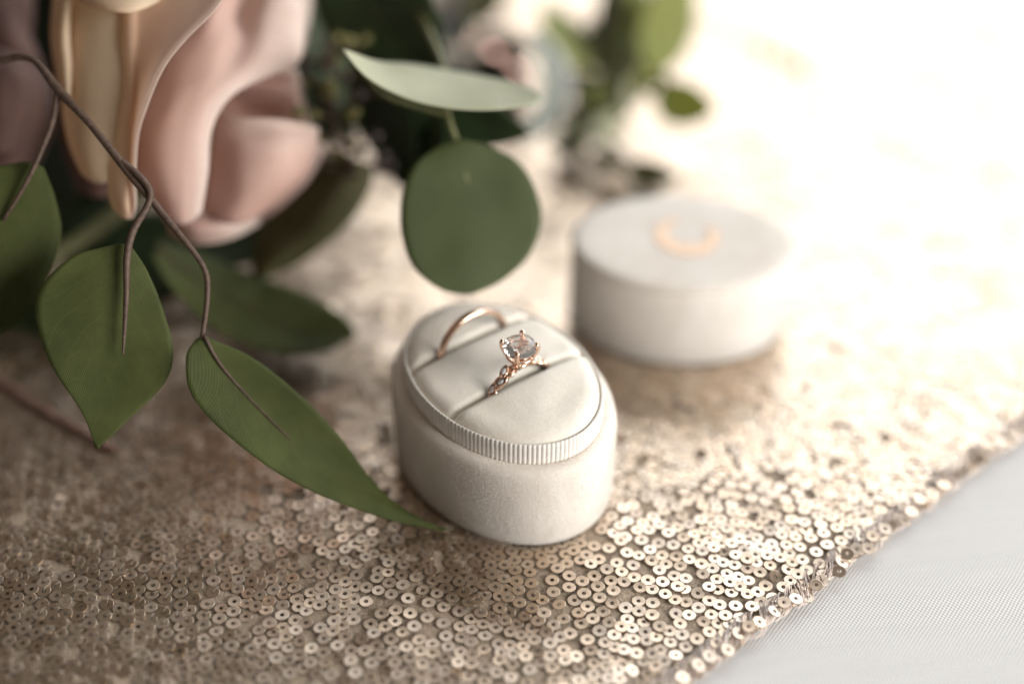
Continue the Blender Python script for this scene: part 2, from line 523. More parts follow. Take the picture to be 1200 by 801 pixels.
# ------------------------------------------------------------------ sequin runner
def run_h(x, y):
    """gentle bumps of the runner (m), pressed flat under the boxes"""
    h = 0.0007 * fbm(x, y, 38) + 0.00045 * fbm(x, y, 110, 5)
    for c, r in ((BOX_C, 0.034), (LID_C, 0.033)):
        d = math.hypot(x - c.x, y - c.y)
        if d < r:
            h = min(h, 0.0) * 0.3 - 0.0002
        elif d < r + 0.012:
            h *= (d - r) / 0.012
    return h
runner = empty("table_runner", E0 + EN * 0.15 + ED * 0.1, "champagne gold sequin table runner laid across the white tablecloth", "table runner")
def edge_wob(a):
    return 0.0009 * noise.noise(Vector((a * 45, 3.1, 0))) + 0.0006 * noise.noise(Vector((a * 160, 7.1, 0)))
def make_backing():
    na, nb = 200, 84
    V, F = [], []
    for i in range(na):
        a = RUN_A0 + (RUN_A1 - RUN_A0) * i / (na - 1)
        for j in range(nb):
            b = RUN_W * j / (nb - 1)
            if j == 0: b = edge_wob(a)
            p = E0 + ED * a + EN * b
            V.append((p.x, p.y, run_h(p.x, p.y) - 0.0002))
    n = len(V)
    V += [(x, y, z - 0.0007) for x, y, z in V]
    I = lambda i, j: i * nb + j
    for i in range(na - 1):
        for j in range(nb - 1):
            F.append((I(i, j), I(i + 1, j), I(i + 1, j + 1), I(i, j + 1)))
    bd = [(i, 0) for i in range(na)] + [(na - 1, j) for j in range(1, nb)] + [(i, nb - 1) for i in range(na - 2, -1, -1)] + [(0, j) for j in range(nb - 2, 0, -1)]
    for a, b in zip(bd, bd[1:] + bd[:1]):
        F.append((I(*a), n + I(*a), n + I(*b), I(*b)))
    me = mesh_from(V, F)
    return link("backing_fabric", me, M_TULLE, runner)
make_backing()

def in_oval(x, y, c, rot, a, b):
    dx, dy = x - c.x, y - c.y
    cs, sn = rot[0][0], rot[1][0]
    u, v = dx * cs + dy * sn, -dx * sn + dy * cs
    return (u / a) ** 2 + (v / b) ** 2 < 1
SEQ = []   # x,y,z, tilt axis angle, tilt, spin, size, px size
def make_sequin_field():
    du, dv = 0.00308, 0.00272
    nb = int(RUN_W / dv)
    na = int((RUN_A1 - RUN_A0) / du)
    for j in range(nb):
        for i in range(na):
            a = RUN_A0 + (i + (0.5 if j % 2 else 0)) * du
            b = 0.0004 + j * dv
            wa = 0.0022 * noise.noise(Vector((a * 60, b * 60, 1))) + 0.0011 * noise.noise(Vector((a * 170, b * 170, 2)))
            wb = 0.0022 * noise.noise(Vector((a * 60, b * 60, 11))) + 0.0011 * noise.noise(Vector((a * 170, b * 170, 12)))
            p_ = E0 + ED * a + EN * b
            far_ = min(1.0, max(0.0, (to_px((p_.x, p_.y, 0))[2] - 310) / 40))
            if random.random() < (1 - far_) * (0.05 + 0.10 * max(0.0, noise.noise(Vector((a * 55, b * 55, 77))))): continue
            a += wa + random.uniform(-1, 1) * 0.0003
            b = b + wb + random.uniform(-1, 1) * 0.0003
            if b < 0.0002: b = 0.0002 + edge_wob(a)
            p = E0 + ED * a + EN * b
            px, py, d = to_px((p.x, p.y, 0))
            if px < -150 or px > 1400 or py < -140 or py > 930: continue
            if in_oval(p.x, p.y, BOX_C, BOX_ROT, 0.0298, 0.0223) or in_oval(p.x, p.y, LID_C, LID_ROT, 0.0280, 0.0202): continue
            q = Vector((p.x * 70, p.y * 70, 0))
            tx = R(3.2) * noise.noise(q + Vector((0, 0, 20))) + random.gauss(0, R(1.9))
            ty = R(3.2) * noise.noise(q + Vector((0, 0, 40))) + random.gauss(0, R(1.9))
            if random.random() < 0.025:
                tx += random.gauss(0, R(9)); ty += random.gauss(0, R(9))
            if b < 0.004:
                k = 1 - b / 0.004
                # the outermost ones tip over the hem
                tip = R(16) * k * random.random()
                tx += -tip * ED.x * 0 + tip * 0.0
            near = in_oval(p.x, p.y, BOX_C, BOX_ROT, 0.0323, 0.0248) or in_oval(p.x, p.y, LID_C, LID_ROT, 0.0305, 0.0226)
            z = run_h(p.x, p.y) + 0.00010 + random.random() * 0.00045
            if near: z = -0.0001; tx *= 0.2; ty *= 0.2
            SEQ.append((p.x, p.y, z, tx, ty, random.uniform(0.95, 1.04) + 0.12 * far_, px, py, d))
make_sequin_field()

def sequin_template(seg, full=True):
    ro, ri, t = 0.00150, 0.00047, 0.00011
    V, F = [], []
    prof = [(ri, 0.0), (ro, 0.00002), (ro, 0.00002 - t)]
    if full: prof = [(ri, -t), (ri, 0.0), (ro * 0.95, 0.00002), (ro, -0.00001), (ro, -t)]
    m = len(prof)
    for k in range(seg):
        c, s = math.cos(k / seg * math.tau), math.sin(k / seg * math.tau)
        for r, z in prof:
            V.append((r * c, r * s, z))
    for k in range(seg):
        k2 = (k + 1) % seg
        for q in range(m - 1):
            F.append((k * m + q, k * m + q + 1, k2 * m + q + 1, k2 * m + q))
    return np.array(V), np.array(F)
def sequin_rot(tx, ty):
    return (Matrix.Rotation(ty, 3, 'Y') @ Matrix.Rotation(tx, 3, 'X'))
# the 300 that show largest: in the frame, clear of the boxes and leaves, nearest the camera
def shows(s):
    px, py = s[6], s[7]
    if not (4 < px < 1196 and 4 < py < 797): return False
    return s[8] < 320
order = sorted([i for i, s in enumerate(SEQ) if shows(s)], key=lambda i: SEQ[i][8] / SEQ[i][5])
single = set(order[:300])
tv, tf = sequin_template(20)
seq_me = mesh_from(tv.tolist(), tf.tolist(), "sequin")
seq_me.materials.append(M_SEQUIN)
seq_me.polygons.foreach_set("use_smooth", [False] * len(seq_me.polygons))
RM = mat_of(runner).inverted()
for i in order[:300]:
    x, y, z, tx, ty, s = SEQ[i][:6]
    o = bpy.data.objects.new("sequin", seq_me)
    col.objects.link(o)
    o.parent = runner
    o.matrix_local = RM @ Matrix.Translation((x, y, z)) @ sequin_rot(tx, ty).to_4x4() @ Matrix.Scale(s, 4)
def join_sequins(idx, seg, full, name):
    tv, tf = sequin_template(seg, full)
    nv, nf = len(tv), len(tf)
    VV = np.empty((len(idx), nv, 3)); FF = np.empty((len(idx), nf, 4), dtype=np.int64)
    for k, i in enumerate(idx):
        x, y, z, tx, ty, s = SEQ[i][:6]
        M = np.array(sequin_rot(tx, ty))
        VV[k] = (tv * s) @ M.T + (x, y, z)
        FF[k] = tf + k * nv
    V = VV.reshape(-1, 3); F = FF.reshape(-1, 4)
    me = bpy.data.meshes.new(name)
    me.vertices.add(len(V)); me.vertices.foreach_set("co", V.ravel().astype(np.float32))
    me.loops.add(F.size); me.loops.foreach_set("vertex_index", F.ravel().astype(np.int32))
    me.polygons.add(len(F))
    me.polygons.foreach_set("loop_start", np.arange(0, F.size, 4, dtype=np.int32))
    me.update(calc_edges=True)
    return V, F, me
rest = [i for i in range(len(SEQ)) if i not in single]
near_i = [i for i in rest if SEQ[i][8] < 345]
far_i = [i for i in rest if SEQ[i][8] >= 345]
V1, F1, m1 = join_sequins(near_i, 16, True, "near"); bpy.data.meshes.remove(m1)
V2, F2, m2_ = join_sequins(far_i, 9, False, "far"); bpy.data.meshes.remove(m2_)
V = np.concatenate([V1, V2]); F = np.concatenate([F1, F2 + len(V1)])
me = bpy.data.meshes.new("sequins")
me.vertices.add(len(V)); me.vertices.foreach_set("co", V.ravel().astype(np.float32))
me.loops.add(F.size); me.loops.foreach_set("vertex_index", F.ravel().astype(np.int32))
me.polygons.add(len(F)); me.polygons.foreach_set("loop_start", np.arange(0, F.size, 4, dtype=np.int32))
me.update(calc_edges=True); me.validate()
so = link("sequin_layer", me, M_SEQUIN, runner, smooth=False)
tag(so, kind="stuff")
# threads that sew the sequins down
def strip_tubes(paths, rad, sides=3):
    """many thin tubes in one go; all paths have the same number of points"""
    n = len(paths[0])
    A = np.array(paths)
    T = np.gradient(A, axis=1)
    T /= np.linalg.norm(T, axis=2, keepdims=True) + 1e-12
    up = np.array([0.21, 0.13, 0.97])
    X = np.cross(T, up); X /= np.linalg.norm(X, axis=2, keepdims=True) + 1e-12
    Y = np.cross(T, X)
    rings = []
    for k in range(sides):
        c, s = math.cos(k / sides * math.tau), math.sin(k / sides * math.tau)
        rings.append(A + (X * c + Y * s) * rad)
    VV = np.stack(rings, axis=2)            # paths, n, sides, 3
    m = len(paths)
    base = (np.arange(m)[:, None, None] * n + np.arange(n - 1)[None, :, None]) * sides
    k = np.arange(sides)[None, None, :]; k2 = (k + 1) % sides
    FF = np.stack([base + k, base + k2, base + sides + k2, base + sides + k], axis=-1).reshape(-1, 4)
    Vn = VV.reshape(-1, 3)
    me = bpy.data.meshes.new("threads")
    me.vertices.add(len(Vn)); me.vertices.foreach_set("co", Vn.ravel().astype(np.float32))
    me.loops.add(FF.size); me.loops.foreach_set("vertex_index", FF.ravel().astype(np.int32))
    me.polygons.add(len(FF)); me.polygons.foreach_set("loop_start", np.arange(0, FF.size, 4, dtype=np.int32))
    me.update(calc_edges=True); me.validate()
    return me
paths = []
for s in SEQ:
    if s[8] < 350 and random.random() < 0.8:
        a = random.gauss(0.7, 0.9); r = 0.0017
        M = sequin_rot(s[3], s[4])
        dx, dy = math.cos(a), math.sin(a)
        pts = []
        for q, hz in ((-0.1, -0.0001), (0.3, 0.00016), (0.8, 0.00017), (1.05, 0.0), (1.25, -0.0003)):
            v = M @ Vector((dx * r * q, dy * r * q, hz + 0.00003))
            pts.append((s[0] + v.x, s[1] + v.y, s[2] + v.z))
        paths.append(pts)
to = link("sewing_threads", strip_tubes(paths, 0.000035), M_THREAD, runner)
tag(to, kind="stuff")
# overlocked hem: a rolled edge wrapped with slanting strands
def hem_pt(a):
    p = E0 + ED * a + EN * (edge_wob(a) + 0.0011)
    return Vector((p.x, p.y, run_h(p.x, p.y) + 0.0001 + 0.0005 * noise.noise(Vector((a * 120, 9, 0)))))
def hem_r(a):
    return 0.00125 * (1 + 0.35 * noise.noise(Vector((a * 210, 4, 2))))
hp, hr = [], []
for i in range(500):
    a = -0.20 + 0.62 * i / 499
    hp.append(hem_pt(a)); hr.append(hem_r(a) * 0.42)
bm = bmesh.new(); add_tube(bm, hp, hr, 8)
link("rolled_hem", bm_mesh(bm), M_HEMCLOTH, runner)
paths = []
a = -0.19
while a < 0.42:
    for k in range(2):
        c0 = a + random.gauss(0, 0.0004)
        slant = 0.0092 + random.gauss(0, 0.0022)
        pts = []
        rr = 1.0 + random.random() * 0.35
        for q in range(9):
            ph = math.pi * (1.12 - 1.3 * q / 8)
            ca = c0 + slant * (q / 8 - 0.5)
            c = hem_pt(ca); r = hem_r(ca) * rr
            p = c + EN * 0.0005 - EN * (-math.cos(ph)) * r * 1.75 + Vector((0, 0, 1)) * math.sin(ph) * r * 0.55
            pts.append(tuple(p))
        paths.append(pts)
    a += 0.0008 + random.random() * 0.0005 + (0.0016 if random.random() < 0.10 else 0)
hs = link("hem_stitching", strip_tubes(paths, 0.00011, 5), M_HEM, runner)
tag(hs, kind="stuff")
# sequins caught in the hem and hanging over the cloth
idx0 = len(SEQ)
a = -0.16
while a < 0.42:
    b = random.uniform(-0.0009, 0.0012)
    p = E0 + ED * a + EN * (b + edge_wob(a))
    # tip away from the runner
    ang = random.uniform(-0.12, 0.25)
    ax = ED
    M = Matrix.Rotation(ang, 3, ax) @ Matrix.Rotation(random.gauss(0, 0.15), 3, EN)
    e = M.to_euler('XYZ')
    z = 0.0002 + random.random() * 0.0011 + (0.0007 if b > 0 else 0)
    SEQ.append((p.x, p.y, z, 0, 0, 1.0, 0, 0, 0, M))
    a += random.choice([0.0024, 0.003, 0.0032, 0.0045])
tv, tf = sequin_template(16, True)
VV, FF = [], []
for k in range(idx0, len(SEQ)):
    s = SEQ[k]; M = np.array(s[9])
    VV.append(tv @ M.T + (s[0], s[1], s[2])); FF.append(tf + (k - idx0) * len(tv))
me = mesh_from(np.concatenate(VV).tolist(), np.concatenate(FF).tolist())
ho = link("hem_sequins", me, M_SEQUIN, runner, smooth=False)
tag(ho, kind="stuff")

# ------------------------------------------------------------------ oval solids
def oval(profile, a, b, seg=96, cap_bottom=True, cap_top=False, rib=None):
    """profile: list of (inset mm, height mm) going up the outside and on"""
    V, F = [], []
    for ins, h in profile:
        for k in range(seg):
            t = k / seg * math.tau
            c, s = math.cos(t), math.sin(t)
            nx, ny = c * b, s * a
            l = math.hypot(nx, ny)
            i1 = min(ins, 9.0)
            k1 = 1.0 if ins <= 9.0 else max(0.04, 1 - (ins - 9.0) / (b - 9.0))
            V.append(((a * c - nx / l * i1) * k1 * MM, (b * s - ny / l * i1) * k1 * MM, h * MM))
    m = len(profile)
    for i in range(m - 1):
        for k in range(seg):
            k2 = (k + 1) % seg
            F.append((i * seg + k, i * seg + k2, (i + 1) * seg + k2, (i + 1) * seg + k))
    if cap_bottom: F.append(tuple(reversed(range(seg))))
    if cap_top: F.append(tuple(range((m - 1) * seg, m * seg)))
    return mesh_from(V, F)

# ------------------------------------------------------------------ ring box
box = empty("ring_box", BOX_C, "open ivory velvet oval ring box with ribbed collar holding two rings", "ring box", rot=BOX_ROT)
body = oval([(1.3, 0.0), (0.5, 0.25), (0.1, 0.9), (0, 2), (0, 8), (0, 14), (0.0, 19.5), (0.15, 21.0), (0.6, 22.2), (1.4, 22.85), (2.4, 23.0), (3.3, 22.7), (3.6, 20), (3.6, 3.5), (8, 3.2), (20.5, 3.2)], BA, BB, 128, True, True)
link("shell", body, M_VELVET, box, local=True)
# ribbed collar
def make_collar():
    a, b = BA - 3.15, BB - 3.15
    ns = 4000
    ts = np.linspace(0, math.tau, ns + 1)
    ds = np.hypot(-a * np.sin(ts), b * np.cos(ts))
    arc = np.concatenate([[0], np.cumsum((ds[1:] + ds[:-1]) / 2 * (ts[1] - ts[0]))])
    ribs = 146; sub = 8
    tt = np.interp(np.linspace(0, arc[-1], ribs * sub, endpoint=False), arc, ts)
    prof = [(0.0, 19.0, 1), (0.0, 27.3, 1), (0.10, 27.9, 1.0), (0.32, 28.2, 0.7), (0.6, 28.15, 0.5), (0.85, 27.8, 0.3), (0.95, 27.0, 0.1), (0.95, 17.0, 0)]
    V, F = [], []
    n = len(tt)
    wob = [0.035 * random.gauss(0, 1) for _ in range(ribs)]
    for ins, h, k in prof:
        for q, t in enumerate(tt):
            c, s = math.cos(t), math.sin(t)
            nx, ny = c * b, s * a
            l = math.hypot(nx, ny)
            ph = (q % sub) / sub
            rb = abs(math.sin(math.pi * ph)) ** 0.7 * 0.24 + wob[q // sub] * 0.5
            i2 = ins + (0.24 - rb) * k
            hh = h + (0.12 * (rb - 0.2) if h > 27.6 else 0)
            V.append(((a * c - nx / l * i2) * MM, (b * s - ny / l * i2) * MM, hh * MM))
    m = len(prof)
    for i in range(m - 1):
        for k in range(n):
            k2 = (k + 1) % n
            F.append((i * n + k, i * n + k2, (i + 1) * n + k2, (i + 1) * n + k))
    for k in range(n):
        k2 = (k + 1) % n
        F.append(((m - 1) * n + k, (m - 1) * n + k2, k2, k))
    return mesh_from(V, F)
link("collar", make_collar(), M_RIBBON, box, local=True)
# cushions: three pads with two slots across
SLOT1, SLOT2 = -11.25, 6.75        # along the long axis
PA, PB = BA - 4.15, BB - 4.15
def make_pad(u0, u1, h0, puff, n_u=40, n_v=44, tilt=0.0, seed=0):
    V, F = [], []
    edge0 = u0 > -PA + 0.1
    edge1 = u1 < PA - 0.1
    def top(s, t, u):
        e = 1.0
        r = 2.0
        d0 = (u - u0) if edge0 else 99
        d1 = (u1 - u) if edge1 else 99
        dr = min(d0, d1)
        k = 1.0
        if dr < r:
            k = math.sqrt(max(0, 1 - (1 - dr / r) ** 2))
        w = PB * math.sqrt(max(0.0, 1 - (u / PA) ** 2))
        dv = w * (1 - abs(t))
        # distance to the oval wall
        f = (u / PA) ** 2 + (t * w / PB) ** 2
        do = (1 - math.sqrt(f)) * 19
        kk = 1.0
        rr = 3.2
        if do < rr:
            kk = math.sqrt(max(0, 1 - (1 - do / rr) ** 2))
        h = h0 + puff * (0.25 + 0.75 * k * kk) + tilt * (u - (u0 + u1) / 2)
        h += 1.5 * max(0.0, 1 - f) - (1 - k) * 0.9 - (1 - kk) * 0.2
        h += 0.22 * noise.noise(Vector((u * 0.16 + seed * 9, t * w * 0.16, seed)))
        return h
    us = []
    for i in range(n_u):
        s = i / (n_u - 1)
        s = 0.5 - 0.5 * math.cos(math.pi * s)
        us.append(max(-PA * 0.999, min(PA * 0.999, u0 + (u1 - u0) * s)))
    for i, u in enumerate(us):
        w = PB * math.sqrt(max(0.0, 1 - (u / PA) ** 2))
        for j in range(n_v):
            t = -math.cos(math.pi * j / (n_v - 1))
            V.append((u * MM, w * t * MM, top(0, t, u) * MM))
    n = len(V)
    V += [(x * 1.0, y, 18 * MM) for x, y, z in V]
    I = lambda i, j: i * n_v + j
    for i in range(n_u - 1):
        for j in range(n_v - 1):
            F.append((I(i, j), I(i + 1, j), I(i + 1, j + 1), I(i, j + 1)))
            F.append((n + I(i, j), n + I(i, j + 1), n + I(i + 1, j + 1), n + I(i + 1, j)))
    bd = [(i, 0) for i in range(n_u)] + [(n_u - 1, j) for j in range(1, n_v)] + [(i, n_v - 1) for i in range(n_u - 2, -1, -1)] + [(0, j) for j in range(n_v - 2, 0, -1)]
    for a, b in zip(bd, bd[1:] + bd[:1]):
        F.append((I(*a), n + I(*a), n + I(*b), I(*b)))
    return mesh_from(V, F)
link("cushion", make_pad(-PA, SLOT1 - 0.15, 26.9, 2.3, seed=1), M_PAD, box, local=True)
link("cushion", make_pad(SLOT1 + 0.25, SLOT2 - 0.12, 26.7, 2.3, seed=2), M_PAD, box, local=True)
link("cushion", make_pad(SLOT2 + 0.15, PA, 26.9, 2.6, seed=3), M_PAD, box, local=True)
PAD_H = 28.6

# short nap fibres of the velvet
def nap(me, count, length, rad, lean, seed, keep=None):
    r_ = np.random.default_rng(seed)
    me.calc_loop_triangles()
    tri = np.array([t.vertices[:] for t in me.loop_triangles])
    co = np.array([v.co[:] for v in me.vertices])
    A, B, C = co[tri[:, 0]], co[tri[:, 1]], co[tri[:, 2]]
    cr = np.cross(B - A, C - A); ar = np.linalg.norm(cr, axis=1); nn = cr / (ar[:, None] + 1e-20)
    ok = keep(A, nn) if keep else np.ones(len(ar), bool)
    ar = ar * ok
    idx = r_.choice(len(ar), count, p=ar / ar.sum())
    u, v = r_.random(count), r_.random(count)
    f = u + v > 1; u[f], v[f] = 1 - u[f], 1 - v[f]
    p = A[idx] + (B[idx] - A[idx]) * u[:, None] + (C[idx] - A[idx]) * v[:, None]
    n = nn[idx]
    d = n + np.array(lean) * 0.5 + r_.normal(0, 0.45, (count, 3))
    d /= np.linalg.norm(d, axis=1, keepdims=True)
    l = length * (0.6 + 0.8 * r_.random(count))[:, None]
    sd = np.cross(d, r_.normal(0, 1, (count, 3))); sd /= np.linalg.norm(sd, axis=1, keepdims=True)
    V = np.stack([p - sd * rad, p + sd * rad, p + d * l], axis=1).reshape(-1, 3)
    F = np.arange(count * 3).reshape(-1, 3)
    m = bpy.data.meshes.new("nap")
    m.vertices.add(len(V)); m.vertices.foreach_set("co", V.ravel().astype(np.float32))
    m.loops.add(F.size); m.loops.foreach_set("vertex_index", F.ravel().astype(np.int32))
    m.polygons.add(len(F)); m.polygons.foreach_set("loop_start", np.arange(0, F.size, 3, dtype=np.int32))
    m.update(calc_edges=True)
    return m
def add_nap(parts, count, length, rad, lean, seed, mat, keep=None):
    for k, o in enumerate(parts):
        c = link("velvet_nap", nap(o.data, count, length, rad, lean, seed + k, keep), mat, None, smooth=False)
        c.parent = o
        c["kind"] = "stuff"
outside = lambda A, n: ((A[:, 0] / (BA * MM)) ** 2 + (A[:, 1] / (BB * MM)) ** 2 > 0.72) & (A[:, 2] > 0.0003)
add_nap([o for o in box.children if o.name.startswith("shell")], 130000, 0.00034, 0.000022, (0.2, 0.2, 0.5), 5, M_VELVET, outside)
add_nap([o for o in box.children if o.name.startswith("cushion")], 14000, 0.00022, 0.00002, (0.3, 0.5, 0), 9, M_PAD, lambda A, n: n[:, 2] > 0.1)

# ------------------------------------------------------------------ rings; local x = along the slot, z up, y across
def ring_frame(u, v, hz, turn=0.0, lean=0.0):
    return Matrix.Translation(Vector((u * MM, v * MM, hz * MM))) @ Matrix.Rotation(R(90 + turn), 4, 'Z') @ Matrix.Rotation(R(lean), 4, 'X')
BOXM = mat_of(box)
def band_mesh(rc, wy, tr, seg=96, sides=14, prof=None):
    V, F = [], []
    for i in range(seg):
        t = i / seg * math.tau
        ky, kr = prof(t) if prof else (1, 1)
        for k in range(sides):
            a = k / sides * math.tau
            y = math.copysign(abs(math.cos(a)) ** 0.8, math.cos(a)) * wy * ky
            r = rc + math.copysign(abs(math.sin(a)) ** 0.9, math.sin(a)) * tr * kr
            V.append((r * math.cos(t) * MM, y * MM, r * math.sin(t) * MM))
    for i in range(seg):
        i2 = (i + 1) % seg
        for k in range(sides):
            k2 = (k + 1) % sides
            F.append((i * sides + k, i * sides + k2, i2 * sides + k2, i2 * sides + k))
    return mesh_from(V, F)
wbM = BOXM @ ring_frame(SLOT1 + 0.05, -0.1, PAD_H - 1.4, 2.0, -3)
wband = link("wedding_band", band_mesh(9.3, 0.95, 0.72), M_ROSEGOLD)
wband.matrix_world = wbM
tag(wband, "plain polished rose gold wedding band standing in the rear slot of the ring box", "ring")

ER = BOXM @ ring_frame(SLOT2 + 0.05, 0.0, PAD_H - 3.6, 4.0, 0)
ering = empty("engagement_ring", ER.translation, "rose gold engagement ring with large diamond and leafy vine shoulders in front slot", "ring", rot=ER.to_3x3().to_4x4())
def shank_prof(t):
    d = abs((t - math.pi / 2 + math.pi) % math.tau - math.pi)    # from the top
    k = 0.7 if d < R(14) else (0.85 if d < R(62) else 0.85)
    return (k, 0.75)
link("band", band_mesh(8.75, 0.95, 0.75, prof=shank_prof), M_ROSEGOLD, ering, local=True)
def circ(t, r, y):     # t degrees from the top, + to local +x
    return Vector((math.sin(R(t)) * r * MM, y * MM, math.cos(R(t)) * r * MM))
for side in (1, -1):
    for ph in (0, 1):
        pts, rad = [], []
        for i in range(40):
            f = i / 39
            t = side * (9 + 62 * f)
            y = math.sin(f * math.pi * 3 + ph * math.pi) * 1.0 * (1 - 0.3 * f)
            r = 9.15 + 0.22 * math.cos(f * math.pi * 3 + ph * math.pi)
            pts.append(circ(t, r, y)); rad.append((0.58 - 0.1 * f) * MM)
        bm = bmesh.new(); add_tube(bm, pts, rad, 8)
        link("vine_strand", bm_mesh(bm), M_ROSEGOLD, ering, local=True)
def brilliant(r, table=0.56, crown=0.32, pav=0.86, n=8, squash=1.0):
    bm = bmesh.new()
    def ring(rad, z, cnt, off=0.0):
        for k in range(cnt):
            t = (k + off) / cnt * math.tau
            q = 1.0 + 0.035 * math.cos(4 * t)       # a touch cushion-shaped
            bm.verts.new((rad * r * math.cos(t) * q * MM, rad * r * math.sin(t) * q * squash * MM, z * r * MM))
    ring(table, crown, n)
    ring(0.74, crown * 0.70, n, 0.5)
    ring(0.88, crown * 0.40, 2 * n, 0.25)
    ring(1.0, 0.04, 2 * n); ring(1.0, -0.03, 2 * n)
    ring(0.74, -pav * 0.31, 2 * n, 0.5)
    ring(0.46, -pav * 0.56, n, 0.0)
    ring(0.22, -pav * 0.79, n, 0.5)
    ring(0.03, -pav, 4)
    bmesh.ops.convex_hull(bm, input=bm.verts)
    return bm_mesh(bm)
HEAD_Z = 14.35
st = link("center_stone", brilliant(3.75), M_DIAMOND, ering, smooth=False, local=True)
st.location = (0, 0, HEAD_Z * MM)
st.rotation_euler = (R(4), R(-5), R(20))
st["label"] = "large round brilliant diamond held by four claws"
for k in range(4):
    t = R(45 + 90 * k - 4)
    c, s = math.cos(t), math.sin(t)
    pr = [(1.0, 9.0), (2.0, 10.4), (3.0, 12.0), (3.75, 13.6), (4.0, 14.5), (3.82, 15.25), (3.35, 15.5)]
    pts = catmull([Vector((r_ * c * MM, r_ * s * MM, z * MM)) for r_, z in pr], 22)
    rad = [0.52 * MM] * 15 + [0.54 * MM, 0.58 * MM, 0.62 * MM, 0.66 * MM, 0.66 * MM, 0.55 * MM, 0.25 * MM]
    bm = bmesh.new(); add_tube(bm, pts, rad, 10)
    link("prong", bm_mesh(bm), M_ROSEGOLD, ering, local=True)
def hoop(rc, z, rad):
    bm = bmesh.new()
    pts = [Vector((rc * math.cos(i / 40 * math.tau) * MM, rc * math.sin(i / 40 * math.tau) * MM, z * MM)) for i in range(41)]
    add_tube(bm, pts, rad * MM, 8, False)
    return bm_mesh(bm)
link("basket_rail", hoop(2.75, 11.9, 0.38), M_ROSEGOLD, ering, local=True)
link("basket_base", hoop(1.3, 9.7, 0.5), M_ROSEGOLD, ering, local=True)
# marquise settings with small stones along both shoulders
def marquise(l, w, h):
    V, F = [], []
    n = 28
    prof = [(1.0, -0.5), (1.0, 0.25), (0.88, 0.5), (0.72, 0.35), (0.66, 0.0)]
    for k_, z in prof:
        for i in range(n):
            t = i / n * math.tau
            x = math.cos(t) * l * (k_ if k_ > 0.9 else k_ * 1.0)
            y = math.copysign(abs(math.sin(t)) ** 1.35, math.sin(t)) * w * k_
            V.append((x * MM, y * MM, z * h * MM))
    m = len(prof)
    for i in range(m - 1):
        for k in range(n):
            k2 = (k + 1) % n
            F.append((i * n + k, i * n + k2, (i + 1) * n + k2, (i + 1) * n + k))
    F.append(tuple(reversed(range(n)))); F.append(tuple(range((m - 1) * n, m * n)))
    return mesh_from(V, F)
for side in (1, -1):
    for (t, y, l, w, ang, r) in ((24, 0.65, 1.9, 0.95, 26, 9.55), (37, -0.55, 1.75, 0.95, -24, 9.4), (52, 0.35, 1.9, 0.95, 16, 9.3), (66, -0.2, 1.6, 0.8, -10, 9.2)):
        T = side * t
        M = Matrix.Translation(circ(T, r, y * side * -1)) @ Matrix.Rotation(R(T), 4, 'Y') @ Matrix.Rotation(R(ang), 4, 'Z')
        s_ = link("leaf_setting", marquise(l, w, 0.9), M_ROSEGOLD, ering, local=True)
        s_.matrix_local = M
        g = link("accent_stone", brilliant(0.55, n=6), M_ACCENT, s_, smooth=False, local=True)
        g.matrix_local = Matrix.Translation((0, 0, 0.42 * MM)) @ Matrix.Diagonal((1.45, 0.95, 1, 1))

# ------------------------------------------------------------------ lid
lid = empty("ring_box_cover", LID_C, "closed ivory velvet oval box lid with gold letter C beside the open ring box", "box lid", rot=LID_ROT)
link("shell", oval([(1.1, 0.0), (0.4, 0.25), (0.0, 1.0), (0, 7), (0, 14), (0, 21.6), (0.2, 22.3), (0.9, 22.8), (4, 22.8)], LA, LB, 112, True, True), M_VELVET, lid, local=True)
link("top_panel", oval([(1.0, 22.85), (0.2, 23.0), (-0.15, 23.5), (-0.1, 24.5), (0.35, 25.1), (1.2, 25.4), (4, 25.6), (9, 25.75), (15, 25.8), (19.5, 25.8)], LA, LB, 112, True, True), M_VELVET, lid, local=True)
def letter_c():
    # serif capital C, opening towards +y (turned a quarter), thick stroke nearest the camera
    ro = 8.5
    V, F = [], []
    n = 48
    outer, inner = [], []
    for i in range(n + 1):
        t = R(-228 + 276 * i / n)         # from upper left round the bottom to upper right
        outer.append((ro * math.cos(t), ro * math.sin(t)))
        ri = 6.6 - 2.4 * (0.5 - 0.5 * math.sin(t)) ** 1.3
        inner.append((ri * math.cos(t) * 0.95, ri * math.sin(t) + 0.5))
    # serifs: the ends swell inward
    for k, sgn in ((0, 1), (1, 1), (2, 1), (n, -1), (n - 1, -1), (n - 2, -1)):
        x, y = inner[k]
        f = 1 - (k if k < 5 else n - k) / 3
        inner[k] = (x * (1 - 0.28 * f), y - 0.6 * f)
    bm = bmesh.new()
    for i in range(n):
        pass
    m = n + 1
    for z in (25.7, 26.0):
        for x, y in outer: V.append((x * MM, y * MM, z * MM))
        for x, y in inner: V.append((x * MM, y * MM, z * MM))
    bm.free()
    B = 2 * m
    for i in range(n):
        F.append((B + i, B + i + 1, B + m + i + 1, B + m + i))
        F.append((i, i + 1, B + i + 1, B + i))
        F.append((m + i + 1, m + i, B + m + i, B + m + i + 1))
    F.append((0, B, B + m, m)); F.append((n, m + n, B + m + n, B + n))
    return mesh_from(V, F)
lc = link("monogram", letter_c(), M_FOIL, lid, smooth=False, local=True)
lc.location = (0.6 * MM, 0.4 * MM, 0)
lc.rotation_euler = (0, 0, R(-18))
lc["label"] = "shiny rose gold letter C pressed on the lid's top"

